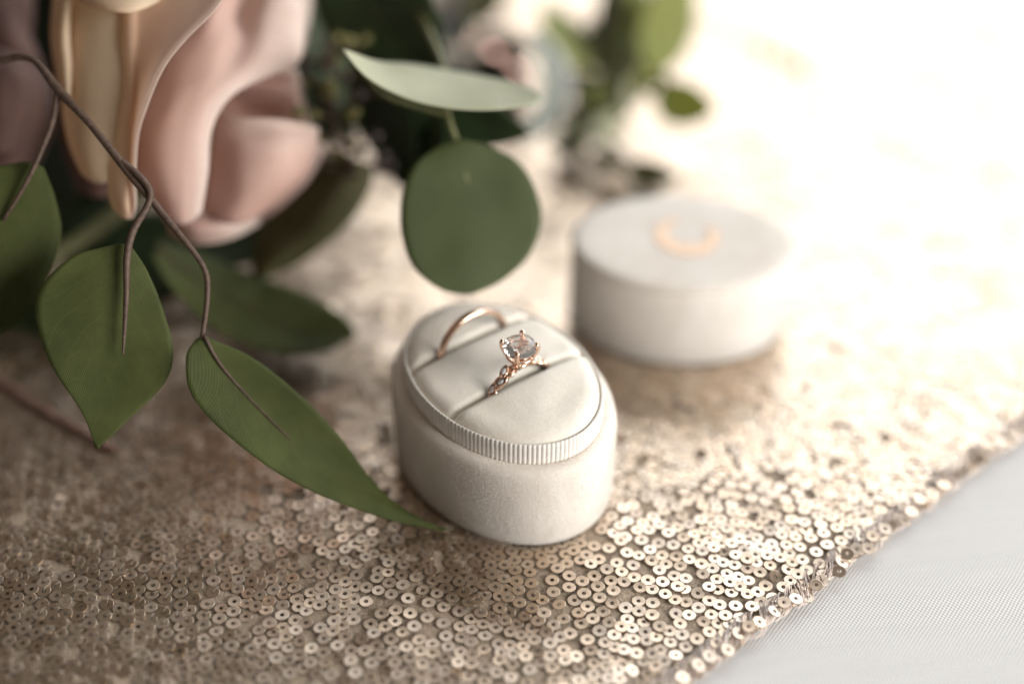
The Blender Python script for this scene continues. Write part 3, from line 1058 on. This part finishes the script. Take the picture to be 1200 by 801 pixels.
# ------------------------------------------------------------------ flowers and foliage
def rows_P(rows, dz=0.0):
    return [[P(q[0], q[1], q[2] + dz) for q in r] for r in rows]
def petal(parent, rows, mat, nu=22, nv=18, thick=0.35, seed=0, wob=0.7):
    return link("petal", loft(rows_P(rows), nu, nv, thick, wob, seed), mat, parent)
rose = empty("pink_rose", P(215, 250, 335), "large pale pink and cream rose in the bouquet facing the window", "rose")
# outer cream petals at the left
petal(rose, [[(72, -30, 318), (92, -30, 311), (122, -30, 306), (156, -30, 305)], [(64, 50, 316), (84, 50, 309), (114, 50, 305), (155, 50, 303.8)], [(70, 112, 314), (90, 112, 307), (116, 112, 303.5), (153, 112, 302.8)], [(80, 168, 311), (98, 172, 305), (118, 174, 303), (144, 168, 303)], [(96, 205, 309), (107, 214, 306), (121, 215, 305), (134, 206, 305)]], M_CREAM, seed=1)
petal(rose, [[(62, -30, 315), (72, -30, 309), (80, -30, 307), (86, -30, 310)], [(59, 40, 314), (67, 40, 308), (76, 40, 305.5), (82, 40, 308.5)], [(62, 78, 313), (70, 78, 307), (79, 78, 305), (84, 78, 307.5)], [(72, 122, 311), (76, 122, 307), (80, 122, 305.5), (83, 122, 306.5)]], M_CREAM, seed=2, nu=16, nv=12)
petal(rose, [[(92, -34, 312), (120, -34, 306), (155, -34, 306), (195, -34, 310)], [(94, -6, 302), (122, -4, 297), (155, -4, 297), (190, -8, 302)], [(97, 3, 300), (125, 11, 295), (155, 13, 295), (186, 3, 300)], [(99, 2, 304), (126, 7, 300), (155, 8, 300), (184, 0, 304)]], M_CREAM, seed=3)
# petal folded into a soft cream ridge, turning peach towards its long bright rim
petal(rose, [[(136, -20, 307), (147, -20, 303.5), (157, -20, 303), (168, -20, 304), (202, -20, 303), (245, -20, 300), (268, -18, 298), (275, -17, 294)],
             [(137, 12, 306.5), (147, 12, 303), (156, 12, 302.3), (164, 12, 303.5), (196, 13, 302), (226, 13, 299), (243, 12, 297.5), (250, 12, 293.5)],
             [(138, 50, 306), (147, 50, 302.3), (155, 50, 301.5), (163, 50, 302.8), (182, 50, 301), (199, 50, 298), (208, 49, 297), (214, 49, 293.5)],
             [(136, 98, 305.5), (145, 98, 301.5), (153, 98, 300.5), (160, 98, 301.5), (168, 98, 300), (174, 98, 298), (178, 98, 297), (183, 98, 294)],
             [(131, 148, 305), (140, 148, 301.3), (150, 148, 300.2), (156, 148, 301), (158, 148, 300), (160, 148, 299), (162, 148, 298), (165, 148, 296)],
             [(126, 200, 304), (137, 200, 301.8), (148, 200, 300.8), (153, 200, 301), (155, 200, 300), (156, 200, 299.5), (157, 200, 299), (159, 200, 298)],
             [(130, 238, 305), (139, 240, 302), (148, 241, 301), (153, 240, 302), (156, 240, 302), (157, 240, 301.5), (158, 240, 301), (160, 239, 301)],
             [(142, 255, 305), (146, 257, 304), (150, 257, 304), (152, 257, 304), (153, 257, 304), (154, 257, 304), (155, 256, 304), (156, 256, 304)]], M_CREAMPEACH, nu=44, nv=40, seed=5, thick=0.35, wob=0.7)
# pink petal behind the rim: swells in the middle, dips, and opens into the upper right lobe
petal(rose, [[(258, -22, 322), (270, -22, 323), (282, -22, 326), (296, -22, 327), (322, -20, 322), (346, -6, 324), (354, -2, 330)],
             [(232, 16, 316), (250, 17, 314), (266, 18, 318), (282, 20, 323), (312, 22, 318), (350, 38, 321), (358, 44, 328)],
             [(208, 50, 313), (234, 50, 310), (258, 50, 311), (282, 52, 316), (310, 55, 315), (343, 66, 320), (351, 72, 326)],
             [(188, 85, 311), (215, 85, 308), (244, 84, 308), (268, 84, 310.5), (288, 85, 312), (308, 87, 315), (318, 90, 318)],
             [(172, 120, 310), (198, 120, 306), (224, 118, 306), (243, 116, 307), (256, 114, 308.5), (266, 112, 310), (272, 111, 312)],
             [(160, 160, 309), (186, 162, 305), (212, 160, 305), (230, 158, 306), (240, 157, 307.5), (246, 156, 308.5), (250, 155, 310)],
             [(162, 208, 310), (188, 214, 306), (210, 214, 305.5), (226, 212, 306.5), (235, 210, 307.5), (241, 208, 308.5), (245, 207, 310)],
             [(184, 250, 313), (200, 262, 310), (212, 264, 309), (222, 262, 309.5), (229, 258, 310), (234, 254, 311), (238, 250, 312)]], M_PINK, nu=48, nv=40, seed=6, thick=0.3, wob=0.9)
# shaded heart
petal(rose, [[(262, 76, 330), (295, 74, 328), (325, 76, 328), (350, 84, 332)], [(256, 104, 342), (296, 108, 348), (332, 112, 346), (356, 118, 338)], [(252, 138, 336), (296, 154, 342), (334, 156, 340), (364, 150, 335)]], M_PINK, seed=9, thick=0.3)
petal(rose, [[(270, 84, 326), (292, 88, 330), (322, 92, 332), (348, 98, 332)], [(268, 92, 324), (292, 98, 328), (322, 103, 330), (350, 108, 331)], [(262, 106, 330), (290, 116, 336), (324, 122, 337), (352, 124, 334)]], M_BLUSH, seed=20, thick=0.3)
# lower right petal with its rim flaring out
E_ROWS = [[(252, 126, 321), (288, 139, 316), (332, 142, 316), (374, 150, 327)], [(252, 131, 324), (289, 145, 319), (332, 148, 319), (373, 155, 328.5)], [(249, 160, 321), (290, 172, 315), (334, 175, 316), (371, 174, 327)], [(243, 205, 320), (286, 218, 314), (330, 212, 317), (360, 202, 327)], [(236, 246, 322), (270, 262, 319), (305, 252, 321), (336, 232, 328)]]
petal(rose, [list(reversed(c)) for c in zip(*E_ROWS)], M_PINK, nu=28, nv=40, seed=10, thick=0.3, wob=1.0)  # rows turned so the painted rim highlight falls on the flaring edge
petal(rose, [[(190, 200, 330), (230, 210, 326), (280, 215, 328), (330, 205, 336)], [(186, 240, 326), (225, 252, 322), (275, 254, 324), (320, 238, 334)], [(196, 262, 328), (228, 274, 326), (262, 272, 328), (300, 258, 334)]], M_BLUSH, seed=11)
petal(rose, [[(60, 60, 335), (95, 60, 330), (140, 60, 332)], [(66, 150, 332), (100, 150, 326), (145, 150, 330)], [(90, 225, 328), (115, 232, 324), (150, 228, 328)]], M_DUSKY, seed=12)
petal(rose, [[(300, 262, 336), (330, 244, 332), (362, 212, 332), (384, 172, 340)], [(290, 240, 334), (322, 226, 329), (352, 200, 329), (376, 166, 337)], [(270, 215, 336), (310, 205, 332), (340, 185, 332), (362, 160, 338)]], M_BLUSH, seed=18, wob=1.0)
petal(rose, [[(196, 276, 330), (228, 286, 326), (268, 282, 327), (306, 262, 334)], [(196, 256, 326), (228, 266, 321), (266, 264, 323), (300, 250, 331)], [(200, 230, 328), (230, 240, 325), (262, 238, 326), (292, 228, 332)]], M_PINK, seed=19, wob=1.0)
# upper petals, reaching above the picture
petal(rose, [[(60, -140, 345), (120, -170, 335), (200, -170, 335), (280, -120, 345)], [(62, -70, 332), (120, -80, 320), (200, -80, 318), (290, -60, 330)], [(70, -10, 324), (120, -10, 316), (190, -15, 314), (280, -20, 326)]], M_CREAM, seed=14)
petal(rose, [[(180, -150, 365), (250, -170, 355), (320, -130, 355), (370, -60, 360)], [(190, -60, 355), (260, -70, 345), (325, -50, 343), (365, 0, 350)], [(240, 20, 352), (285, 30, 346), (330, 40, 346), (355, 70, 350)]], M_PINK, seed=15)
link("stem", tube([P(215, 180, 345), P(170, 220, 360), P(80, 290, 352), P(-60, 330, 350), G(-300, 300, 2)], [2.6 * MM, 2.3 * MM, 2.2 * MM, 2.2 * MM, 2.2 * MM], 10, 24), M_STEM_G, rose)
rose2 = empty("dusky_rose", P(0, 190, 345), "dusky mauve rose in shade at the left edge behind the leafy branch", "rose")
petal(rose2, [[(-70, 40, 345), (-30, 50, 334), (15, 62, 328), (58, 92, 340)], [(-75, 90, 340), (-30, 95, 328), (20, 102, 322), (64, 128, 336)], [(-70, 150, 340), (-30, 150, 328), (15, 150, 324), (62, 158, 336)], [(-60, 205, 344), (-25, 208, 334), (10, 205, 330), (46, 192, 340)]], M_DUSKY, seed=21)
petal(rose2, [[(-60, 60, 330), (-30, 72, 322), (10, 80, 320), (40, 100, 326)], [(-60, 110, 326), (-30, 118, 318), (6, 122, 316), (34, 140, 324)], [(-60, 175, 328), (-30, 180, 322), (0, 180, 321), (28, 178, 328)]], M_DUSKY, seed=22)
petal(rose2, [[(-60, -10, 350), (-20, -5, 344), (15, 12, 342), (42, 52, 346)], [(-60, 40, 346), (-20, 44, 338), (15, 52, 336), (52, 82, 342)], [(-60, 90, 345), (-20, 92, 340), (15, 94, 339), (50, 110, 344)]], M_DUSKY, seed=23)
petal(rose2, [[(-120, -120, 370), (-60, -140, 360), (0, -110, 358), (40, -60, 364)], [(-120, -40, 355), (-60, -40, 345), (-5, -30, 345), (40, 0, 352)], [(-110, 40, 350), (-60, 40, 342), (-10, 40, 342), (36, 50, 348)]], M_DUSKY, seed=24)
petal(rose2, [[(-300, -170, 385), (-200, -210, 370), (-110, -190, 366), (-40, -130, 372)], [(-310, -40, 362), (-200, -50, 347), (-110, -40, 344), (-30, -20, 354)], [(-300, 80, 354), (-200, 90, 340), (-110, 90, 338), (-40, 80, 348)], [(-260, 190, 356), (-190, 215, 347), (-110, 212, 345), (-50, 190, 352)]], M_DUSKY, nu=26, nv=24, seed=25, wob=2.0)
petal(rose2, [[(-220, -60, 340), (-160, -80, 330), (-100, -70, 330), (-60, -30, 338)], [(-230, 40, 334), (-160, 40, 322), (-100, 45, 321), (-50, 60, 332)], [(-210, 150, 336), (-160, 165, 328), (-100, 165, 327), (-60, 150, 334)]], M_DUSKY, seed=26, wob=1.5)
link("stem", tube([P(0, 150, 345), P(-60, 200, 352), P(-140, 250, 352), G(-320, 270, 2)], [2.6 * MM, 2.4 * MM, 2.2 * MM, 2.2 * MM], 10, 20), M_STEM_G, rose2)

def leaf(parent, rows, z, mat, nu=26, nv=13, thick=0.28, fold=0.0, seed=0, wob=0.6, midrib=None, name="leaf", label=None):
    """rows of (left, middle, right) pixels from base to tip; z number or per-row [(l,m,r)]"""
    rr = []
    for i, r in enumerate(rows):
        zz = z[i] if hasattr(z, '__len__') else (z - fold, z + fold, z - fold)
        rr.append([P(q[0], q[1], zz[k]) for k, q in enumerate(r)])
    me = loft(rr, nu, nv, thick, wob, seed)
    o = link(name, me, mat, parent)
    if label: o["label"] = label
    if midrib:
        m_, rad = midrib
        mids = [r[1] for r in rr]
        pts = catmull(mids, 24)
        k = int(24 * m_)
        cam_p = Vector((0, 0, CAM_H * MM))
        pts = [p + (cam_p - p).normalized() * (0.3 * MM) for p in pts[:k]]
        bm = bmesh.new(); add_tube(bm, pts, [rad * MM * (1 - 0.75 * i / max(1, k - 1)) for i in range(k)], 7)
        me2 = bm_mesh(bm)
        mr = link("midrib", me2, M_STEM, None)
        me2.transform(mat_of(parent).inverted())
        mr.parent = o
    return o
def quick_leaf(parent, base, tip, w, zb, zt, mat, roll=0.0, seed=0, wob=0.8, shape=0.45, bend=0.0):
    bx, by = base; tx, ty = tip
    dx, dy = tx - bx, ty - by
    l = math.hypot(dx, dy); nx, ny = -dy / l, dx / l
    rows, zs = [], []
    for f in (0, 0.12, 0.3, 0.5, 0.7, 0.88, 1.0):
        ww = w * 0.5 * (math.sin(math.pi * f ** (0.8 if shape < 0.5 else 1.2)) ** 0.75 if 0 < f < 1 else 0.03)
        b = bend * math.sin(math.pi * f)
        cx, cy = bx + dx * f + nx * b, by + dy * f + ny * b
        z = zb + (zt - zb) * f
        rows.append([(cx - nx * ww, cy - ny * ww), (cx, cy), (cx + nx * ww, cy + ny * ww)])
        d = roll * ww / max(1, w * 0.5)
        zs.append((z - d, z + abs(d) * 0.25, z + d))
    return leaf(parent, rows, zs, mat, nu=22, nv=11, seed=seed, wob=wob)

# --- the brown branch with green leaves in front of the rose
branch = empty("leafy_branch", P(70, 110, 296), "brown wiry branch with green fabric leaves hanging in front of the rose", "branch")
r_main = [0.9, 0.8, 0.82, 1.15, 0.78, 0.98, 0.72, 0.62, 0.62, 0.55]
link("stem", tube([P(-60, 92, 305), P(0, 71, 300), P(38, 70, 297), P(68, 105, 294), P(105, 145, 291), P(150, 201, 289), P(205, 268, 289), P(238, 312, 290), P(243, 345, 290), P(237, 396, 290)], [x * MM for x in r_main], 9, 60), M_STEM, branch)
link("side_stem", tube([P(68, 105, 294), P(62, 140, 294), P(52, 168, 294), P(32, 212, 294), P(4, 258, 295)], [0.85 * MM, 0.75 * MM, 0.65 * MM, 0.55 * MM, 0.35 * MM], 8, 26), M_STEM, branch)
link("side_stem", tube([P(138, 186, 289.5), P(162, 205, 288), P(176, 224, 288), P(172, 243, 288), P(156, 270, 287), P(149, 300, 286), P(148, 345, 286), P(146, 385, 286.5), P(144, 416, 287)], [0.8 * MM, 0.75 * MM, 0.75 * MM, 0.75 * MM, 0.85 * MM, 0.8 * MM, 0.6 * MM, 0.45 * MM, 0.2 * MM], 8, 44), M_STEM, branch)
leaf(branch, [[(126, 288), (141, 285), (156, 291)], [(84, 301), (140, 305), (173, 318)], [(49, 334), (134, 348), (191, 362)], [(41, 370), (129, 393), (203, 412)], [(60, 428), (123, 440), (192, 450)], [(94, 480), (117, 487), (150, 492)], [(112, 522), (115, 526), (119, 522)]], [(288, 288, 289), (286, 288, 290), (285, 288, 291), (285, 288.5, 291), (286, 289, 291), (288, 289, 290), (289, 289, 289)], M_LEAF, nu=34, nv=21, seed=1, wob=0.7, label="broad green fabric leaf with woven hatch hanging tip down")
leaf(branch, [[(25, 190), (40, 190), (52, 197)], [(-15, 200), (25, 222), (66, 236)], [(-50, 240), (0, 265), (71, 280)], [(-70, 300), (-25, 320), (46, 345)], [(-70, 370), (-45, 380), (5, 390)], [(-70, 410), (-65, 414), (-60, 416)]], [(297, 296, 297), (295, 296, 299), (294, 296, 300), (294, 296, 300), (295, 296, 298), (296, 296, 296)], M_LEAF, seed=2)
leaf(branch, [[(228, 398), (239, 393), (250, 398)], [(218, 420), (259, 428), (298, 420)], [(226, 465), (292, 466), (356, 466)], [(270, 513), (334, 508), (402, 516)], [(346, 566), (388, 558), (437, 563)], [(440, 604), (452, 594), (472, 594)], [(518, 623), (524, 620), (530, 623)]], [(290, 290, 291), (288, 291.5, 293), (287, 293, 295), (288, 294, 297), (291, 295, 298), (295, 296, 298), (298.5, 298.5, 298.5)], M_LEAF, nu=34, nv=19, seed=3, wob=0.5, midrib=(0.58, 0.5))
# --- leaves lying behind
backleaf = empty("blurred_leaf", G(300, 350, 2), "blurred green leaf lying on the runner behind the branch, left of the ring box", "leaf")
leaf(backleaf, [[(185, 278), (182, 288), (178, 300)], [(238, 298), (220, 318), (200, 337)], [(302, 322), (280, 354), (252, 386)], [(358, 344), (342, 384), (322, 413)], [(398, 367), (387, 394), (378, 412)], [(417, 386), (417, 391), (414, 396)]], [(342, 338, 334), (346, 338, 330), (350, 340, 330), (348, 341, 332), (346, 342, 336), (344, 344, 344)], M_LEAF, seed=4, name="leaf_blade", midrib=(0.8, 0.4))
olive = empty("olive_leaf", P(420, 195, 352), "large blurred olive leaf hanging right of the rose", "leaf")
leaf(olive, [[(405, 180), (420, 188), (438, 195)], [(362, 190), (395, 218), (432, 225)], [(322, 232), (365, 258), (407, 264)], [(298, 280), (330, 296), (362, 302)], [(294, 318), (304, 327), (318, 324)]], 346, M_LEAF_OLIVE, fold=-3, seed=5, name="leaf_blade", midrib=(0.8, 0.5))

# --- sprig with the silvery leaf and the round leaf
sprig = empty("eucalyptus_sprig", P(525, 160, 318), "sprig with pale silvery leaf above a round dark green leaf behind the ring box", "sprig")
leaf(sprig, [[(402, 57), (402, 58), (402, 60)], [(440, 70), (433, 80), (428, 90)], [(486, 76), (480, 98), (475, 115)], [(536, 84), (533, 110), (530, 129)], [(586, 93), (585, 115), (584, 129)], [(620, 103), (621, 114), (622, 123)], [(635, 113), (635, 114), (635, 116)]], [(303, 303, 303), (315, 307, 301), (322, 309, 301), (324, 311, 302), (322, 312, 304), (318, 314, 309), (314, 314, 314)], M_LEAF_PALE, seed=6, wob=0.4, label="pale silvery green leaf seen almost edge on")
leaf(sprig, [[(518, 168), (540, 163), (565, 168)], [(488, 190), (545, 190), (605, 188)], [(472, 225), (548, 225), (629, 226)], [(470, 270), (550, 268), (634, 262)], [(484, 312), (550, 310), (619, 302)], [(514, 338), (548, 338), (586, 330)], [(536, 344), (548, 345), (558, 343)]], [(316, 316, 317), (313, 316, 320), (312, 316, 321), (311, 315, 321), (311, 314, 319), (312, 314, 317), (314, 314, 315)], M_LEAF_ROUND, nu=30, nv=19, seed=7, wob=0.6, label="round dark green leaf hanging over the ring box")
link("stem", tube([P(548, 215, 316), P(535, 165, 317), P(525, 135, 318), P(520, 80, 326), P(490, 10, 345), P(440, -90, 365)], [0.35 * MM, 0.6 * MM, 0.7 * MM, 0.8 * MM, 0.9 * MM, 1.0 * MM], 8, 30), M_STEM_G, sprig)
link("stem", tube([P(525, 135, 318), P(500, 128, 318), P(452, 112, 316), P(424, 84, 312)], [0.6 * MM, 0.5 * MM, 0.5 * MM, 0.3 * MM], 8, 20), M_STEM_G, sprig)

# --- dark foliage behind the rose and sprig
def dark(base, tip, w, zb, zt, label, mat=M_LEAF_DARK, roll=8.0, seed=0, bend=0.0):
    e = empty("dark_leaf", P(base[0], base[1], zb), label, "leaf", "dark leaves inside the bouquet")
    o = quick_leaf(e, base, tip, w, zb, zt, mat, roll, seed, bend=bend)
    o.name = "leaf_blade"
    bx = P(base[0], base[1], zb)
    link("petiole", tube([bx, bx + Vector((-0.012, 0.012, -0.006)), bx + Vector((-0.02, 0.025, -0.02))], 0.7 * MM, 6, 8), M_STEM_G, e)
    return e
dark((385, -60), (515, 108), 130, 350, 345, "large dark green leaf behind the pale silvery leaf", seed=31)
dark((350, 150), (395, -40), 110, 372, 380, "dark leaf between the pink rose and the seed sprig", seed=32)
dark((455, 90), (622, 158), 74, 340, 338, "dark leaf just below the pale silvery leaf", seed=33, bend=14)
dark((420, 60), (480, 215), 70, 352, 348, "narrow dark leaf hanging left of the round leaf", seed=34)
dark((60, -70), (30, 120), 100, 365, 362, "dark leaf in the top left corner beside the cream petals", seed=35)
dark((20, 300), (140, 190), 100, 362, 366, "dark leaf in the shade under the cream petals", seed=36)
dark((250, 300), (70, 300), 110, 362, 366, "dark leaf low under the rose behind the branch stems", seed=37)
dark((-60, 330), (90, 400), 90, 352, 350, "dark leaf in shade behind the broad hatched leaf", seed=38)
dark((330, 270), (200, 300), 60, 356, 362, "dark leaf under the rose's lowest petal", seed=39)

dark((470, 110), (500, 235), 90, 350, 344, "dark leaf behind the top left of the round leaf", seed=40)
dark((330, 60), (372, 215), 80, 380, 378, "dark leaf right behind the rose's lower right petal", seed=41)
dark((430, 20), (372, 175), 110, 392, 388, "broad dark leaf behind the seed sprig", seed=42)
dark((60, 130), (66, 260), 90, 350, 352, "dark leaf in the gap between the two roses", seed=43)
# --- seed sprig
seedsp = empty("seed_sprig", P(400, 200, 350), "dark twiggy sprig of yellow green seeds between the rose and the pale leaf", "sprig")
link("stem", tube([P(420, 240, 352), P(405, 190, 346), P(392, 140, 340), P(388, 90, 342), P(380, 30, 348)], [0.9 * MM, 0.8 * MM, 0.6 * MM, 0.5 * MM, 0.3 * MM], 7, 24), M_STEM, seedsp)
def ellipsoid(c, r, stretch=1.0, axis=None, seg=12):
    bm = bmesh.new()
    bmesh.ops.create_uvsphere(bm, u_segments=seg, v_segments=8, radius=r * MM)
    M = Matrix.Translation(c)
    if axis is not None:
        M = M @ axis.to_track_quat('Z', 'Y').to_matrix().to_4x4()
    M = M @ Matrix.Diagonal((1, 1, stretch, 1))
    bm.transform(M)
    return bm_mesh(bm)
def seed_at(parent, px, py, z, r, st, mat, anchor, name):
    p = P(px, py, z); q = P(*anchor)
    ax = (p - q).normalized()
    o = link(name, ellipsoid(p, r, st, ax), mat, parent)
    bm = bmesh.new(); add_tube(bm, [q, q.lerp(p, 0.5) + Vector((0, 0, 0.0008)), p], 0.28 * MM, 5)
    link("twig", bm_mesh(bm), M_STEM, parent)
for (px, py, z, r, st, an) in ((387, 104, 334, 2.0, 1.35, (391, 135, 340)), (350, 131, 332, 1.5, 1.1, (392, 142, 340)), (369, 134, 334, 1.3, 1.0, (392, 142, 340)), (413, 134, 338, 1.4, 1.7, (394, 148, 340)), (414, 172, 342, 1.4, 1.2, (401, 178, 345)), (395, 182, 344, 1.3, 1.2, (403, 186, 346)), (372, 165, 343, 1.2, 1.2, (398, 165, 344)), (428, 46, 348, 1.4, 1.3, (386, 80, 343)), (396, 44, 348, 1.4, 1.3, (384, 60, 344)), (362, 96, 346, 1.2, 1.3, (389, 110, 342))):
    seed_at(seedsp, px, py, z, r, st, M_SEED, an, "seed")
for (px, py, z, r, an) in ((352, 161, 334, 1.9, (396, 158, 343)), (455, 194, 350, 2.6, (408, 200, 347)), (486, 185, 352, 2.2, (408, 196, 347)), (470, 204, 352, 1.9, (410, 205, 347)), (380, 75, 345, 2.0, (388, 90, 342)), (405, 90, 344, 1.8, (388, 96, 342)), (440, 160, 346, 1.7, (400, 172, 345)), (358, 70, 348, 2.2, (386, 84, 343)), (420, 110, 346, 2.0, (390, 118, 341))):
    seed_at(seedsp, px, py, z, r, 1.0, M_BERRY, an, "berry")

rs_ = random.Random(5)
for k in range(22):
    px, py = rs_.uniform(345, 450), rs_.uniform(25, 205)
    z = rs_.uniform(340, 358)
    seed_at(seedsp, px, py, z, rs_.uniform(0.9, 1.6), rs_.uniform(1.0, 1.5), M_SEED if rs_.random() < 0.45 else M_BERRY, (390 + (py - 100) * 0.08, min(200, py + 22), 343), "seed")
# --- far sprig, right of centre at the top
far = empty("far_leafy_sprig", G(690, 178, 1), "sunlit blurred sprig of yellow green leaves standing behind the box lid", "sprig")
link("stem", tube([G(672, 178, 2), P(700, 150, 415), P(735, 100, 412), P(755, 40, 415), P(765, -60, 425)], [1.3 * MM, 1.2 * MM, 1.0 * MM, 0.8 * MM, 0.6 * MM], 8, 28), M_STEM_G, far)
link("stem", tube([P(735, 100, 412), P(755, 108, 410), P(780, 118, 408)], 0.8 * MM, 6, 12), M_STEM_G, far)
link("stem", tube([P(700, 150, 415), P(725, 180, 405), P(755, 200, 400)], 0.9 * MM, 6, 12), M_STEM_G, far)
for k, (b_, t_, w, zb, zt, m_, roll) in enumerate((
        ((768, 88), (803, -50), 62, 412, 415, M_LEAF_YEL, 8), ((696, 82), (632, 4), 44, 415, 420, M_LEAF_YEL, 8), ((766, 116), (838, 130), 54, 408, 404, M_LEAF_YEL, 6),
        ((732, 202), (797, 206), 34, 402, 398, M_LEAF_OLIVE, 8), ((735, 100), (712, -30), 48, 420, 428, M_LEAF_OLIVE, 8), ((738, 95), (752, -20), 40, 425, 432, M_LEAF_YEL, 8),
        ((705, 150), (672, 105), 34, 418, 416, M_LEAF_PALE, 6), ((700, 160), (656, 128), 40, 420, 418, M_LEAF_OLIVE, 8), ((712, 150), (742, 92), 30, 416, 412, M_LEAF, 8),
        ((690, 172), (640, 165), 30, 420, 416, M_LEAF, 8), ((700, 168), (724, 130), 34, 414, 410, M_LEAF_PALE, 6), ((712, 120), (668, 84), 36, 420, 424, M_LEAF, 8), ((728, 100), (690, 20), 40, 428, 432, M_LEAF, 8), ((690, 180), (735, 196), 20, 408, 404, M_LEAF_OLIVE, 5), ((742, 104), (770, 90), 26, 410, 408, M_LEAF_YEL, 4), ((715, 140), (655, 150), 30, 416, 412, M_LEAF_PALE, 4), ((735, 100), (700, 60), 40, 418, 424, M_LEAF_YEL, 6), ((745, 40), (778, 10), 34, 418, 424, M_LEAF_YEL, 6), ((720, 120), (690, 100), 34, 412, 410, M_LEAF_YEL, 4), ((740, 80), (790, 100), 24, 420, 416, M_LEAF_OLIVE, 4), ((742, 60), (700, 10), 44, 424, 430, M_LEAF_YEL, 6), ((700, 60), (640, 40), 40, 440, 450, M_LEAF_MINT, 6), ((745, 60), (725, -60), 46, 432, 440, M_LEAF_YEL, 6), ((735, 130), (752, 80), 22, 414, 408, M_LEAF_PALE, 4), ((690, 150), (660, 180), 26, 418, 412, M_LEAF_OLIVE, 5))):
    quick_leaf(far, b_, t_, w, zb, zt, m_, roll, seed=50 + k)
mint = empty("mint_leaf", P(645, 165, 405), "blurred pale mint leaf curving behind the pale silvery leaf", "leaf")
leaf(mint, [[(618, 40), (628, 36), (640, 40)], [(628, 58), (646, 58), (662, 66)], [(636, 88), (654, 92), (670, 98)], [(632, 118), (648, 124), (664, 126)], [(618, 146), (632, 152), (646, 152)], [(606, 164), (612, 168), (618, 168)]], 398, M_LEAF_MINT, fold=3, seed=8, name="leaf_blade", midrib=(0.5, 0.3))
dusty = empty("dusty_sprig", P(560, 110, 455), "blurred grey green sprig behind the pale silvery leaf around the beads", "sprig")
link("stem", tube([G(560, 110, 2), P(556, 70, 452), P(548, 10, 455), P(540, -60, 462)], 0.9 * MM, 6, 16), M_STEM_G, dusty)
for k, (b_, t_, w, zb, zt, m_, roll) in enumerate((((556, 70), (625, 60), 60, 452, 446, M_LEAF_GREY, 10), ((553, 50), (498, 5), 56, 455, 458, M_LEAF_GREY, 10), ((552, 30), (590, -40), 46, 456, 460, M_LEAF_OLIVE, 8), ((556, 80), (508, 88), 50, 452, 450, M_LEAF_GREY, 10), ((556, 72), (630, 100), 50, 450, 446, M_LEAF_GREY, 8), ((548, 10), (500, -50), 50, 458, 462, M_LEAF_DUSTY, 8), ((558, 90), (590, 130), 44, 450, 446, M_LEAF_GREY, 8))):
    quick_leaf(dusty, b_, t_, w, zb, zt, m_, roll, seed=100 + k)
# faint twig with tiny leaves far right
twig = empty("tiny_leaf_twig", G(860, 60, 3), "faint blurred twig of tiny leaves at the top right of the far sprig", "twig")
link("stem", tube([P(770, 0, 440), P(840, 30, 430), P(900, 62, 425), P(940, 80, 425)], 0.5 * MM, 6, 16), M_STEM_G, twig)
for k, (b_, t_) in enumerate((((885, 50), (900, 68)), ((925, 70), (945, 84)), ((905, 64), (925, 58)))):
    quick_leaf(twig, b_, t_, 12, 425, 423, M_LEAF_YEL, 2, seed=80 + k)

# --- beaded wire behind the sprig
wire = empty("beaded_wire", P(560, 55, 425), "thin wire with shiny rose gold beads behind the pale silvery leaf", "beads")
link("wire", tube([P(520, 40, 440), P(560, 48, 430), P(580, 62, 425), P(607, 83, 420), P(625, 105, 420), P(640, 140, 425)], 0.5 * MM, 6, 20), M_BEAD, wire)
for px, py, z, r in ((580, 62, 425, 2.7), (607, 83, 420, 2.6), (556, 48, 431, 1.9)):
    link("bead", ellipsoid(P(px, py, z), r, 0.22, Vector((0.35 + 0.02 * r, -0.07, 0.95)).normalized(), 24), M_BEAD, wire)

# --- twisted cord on the runner at the left
cordpts = [G(-90, 395, 1.6), G(-40, 423, 1.5), G(0, 447, 1.5), G(40, 473, 1.6), G(75, 494, 1.4), G(112, 514, 1.5), G(135, 528, 1.4)]
base = catmull(cordpts, 120)
cord = empty("twisted_cord", base[40], "thin twisted rosy brown cord lying on the runner beside the hatched leaf tip", "cord")
for ph in range(3):
    pts = []
    for i, p in enumerate(base):
        t = (base[min(i + 1, 119)] - base[max(i - 1, 0)]).normalized()
        sd = t.cross(Vector((0, 0, 1))).normalized()
        a = i * 0.42 + ph * math.tau / 3
        r = 0.55 * MM * (1 + 0.3 * math.sin(i * 0.31))
        pts.append(p + sd * math.cos(a) * r + Vector((0, 0, 1)) * math.sin(a) * r)
    bm = bmesh.new(); add_tube(bm, pts, [0.42 * MM * (1 + 0.35 * math.sin(i * 0.9 + ph)) for i in range(len(pts))], 7)
    link("strand", bm_mesh(bm), M_CORD, cord)

for o in list(bpy.data.objects):
    if "_m" in o: del o["_m"]
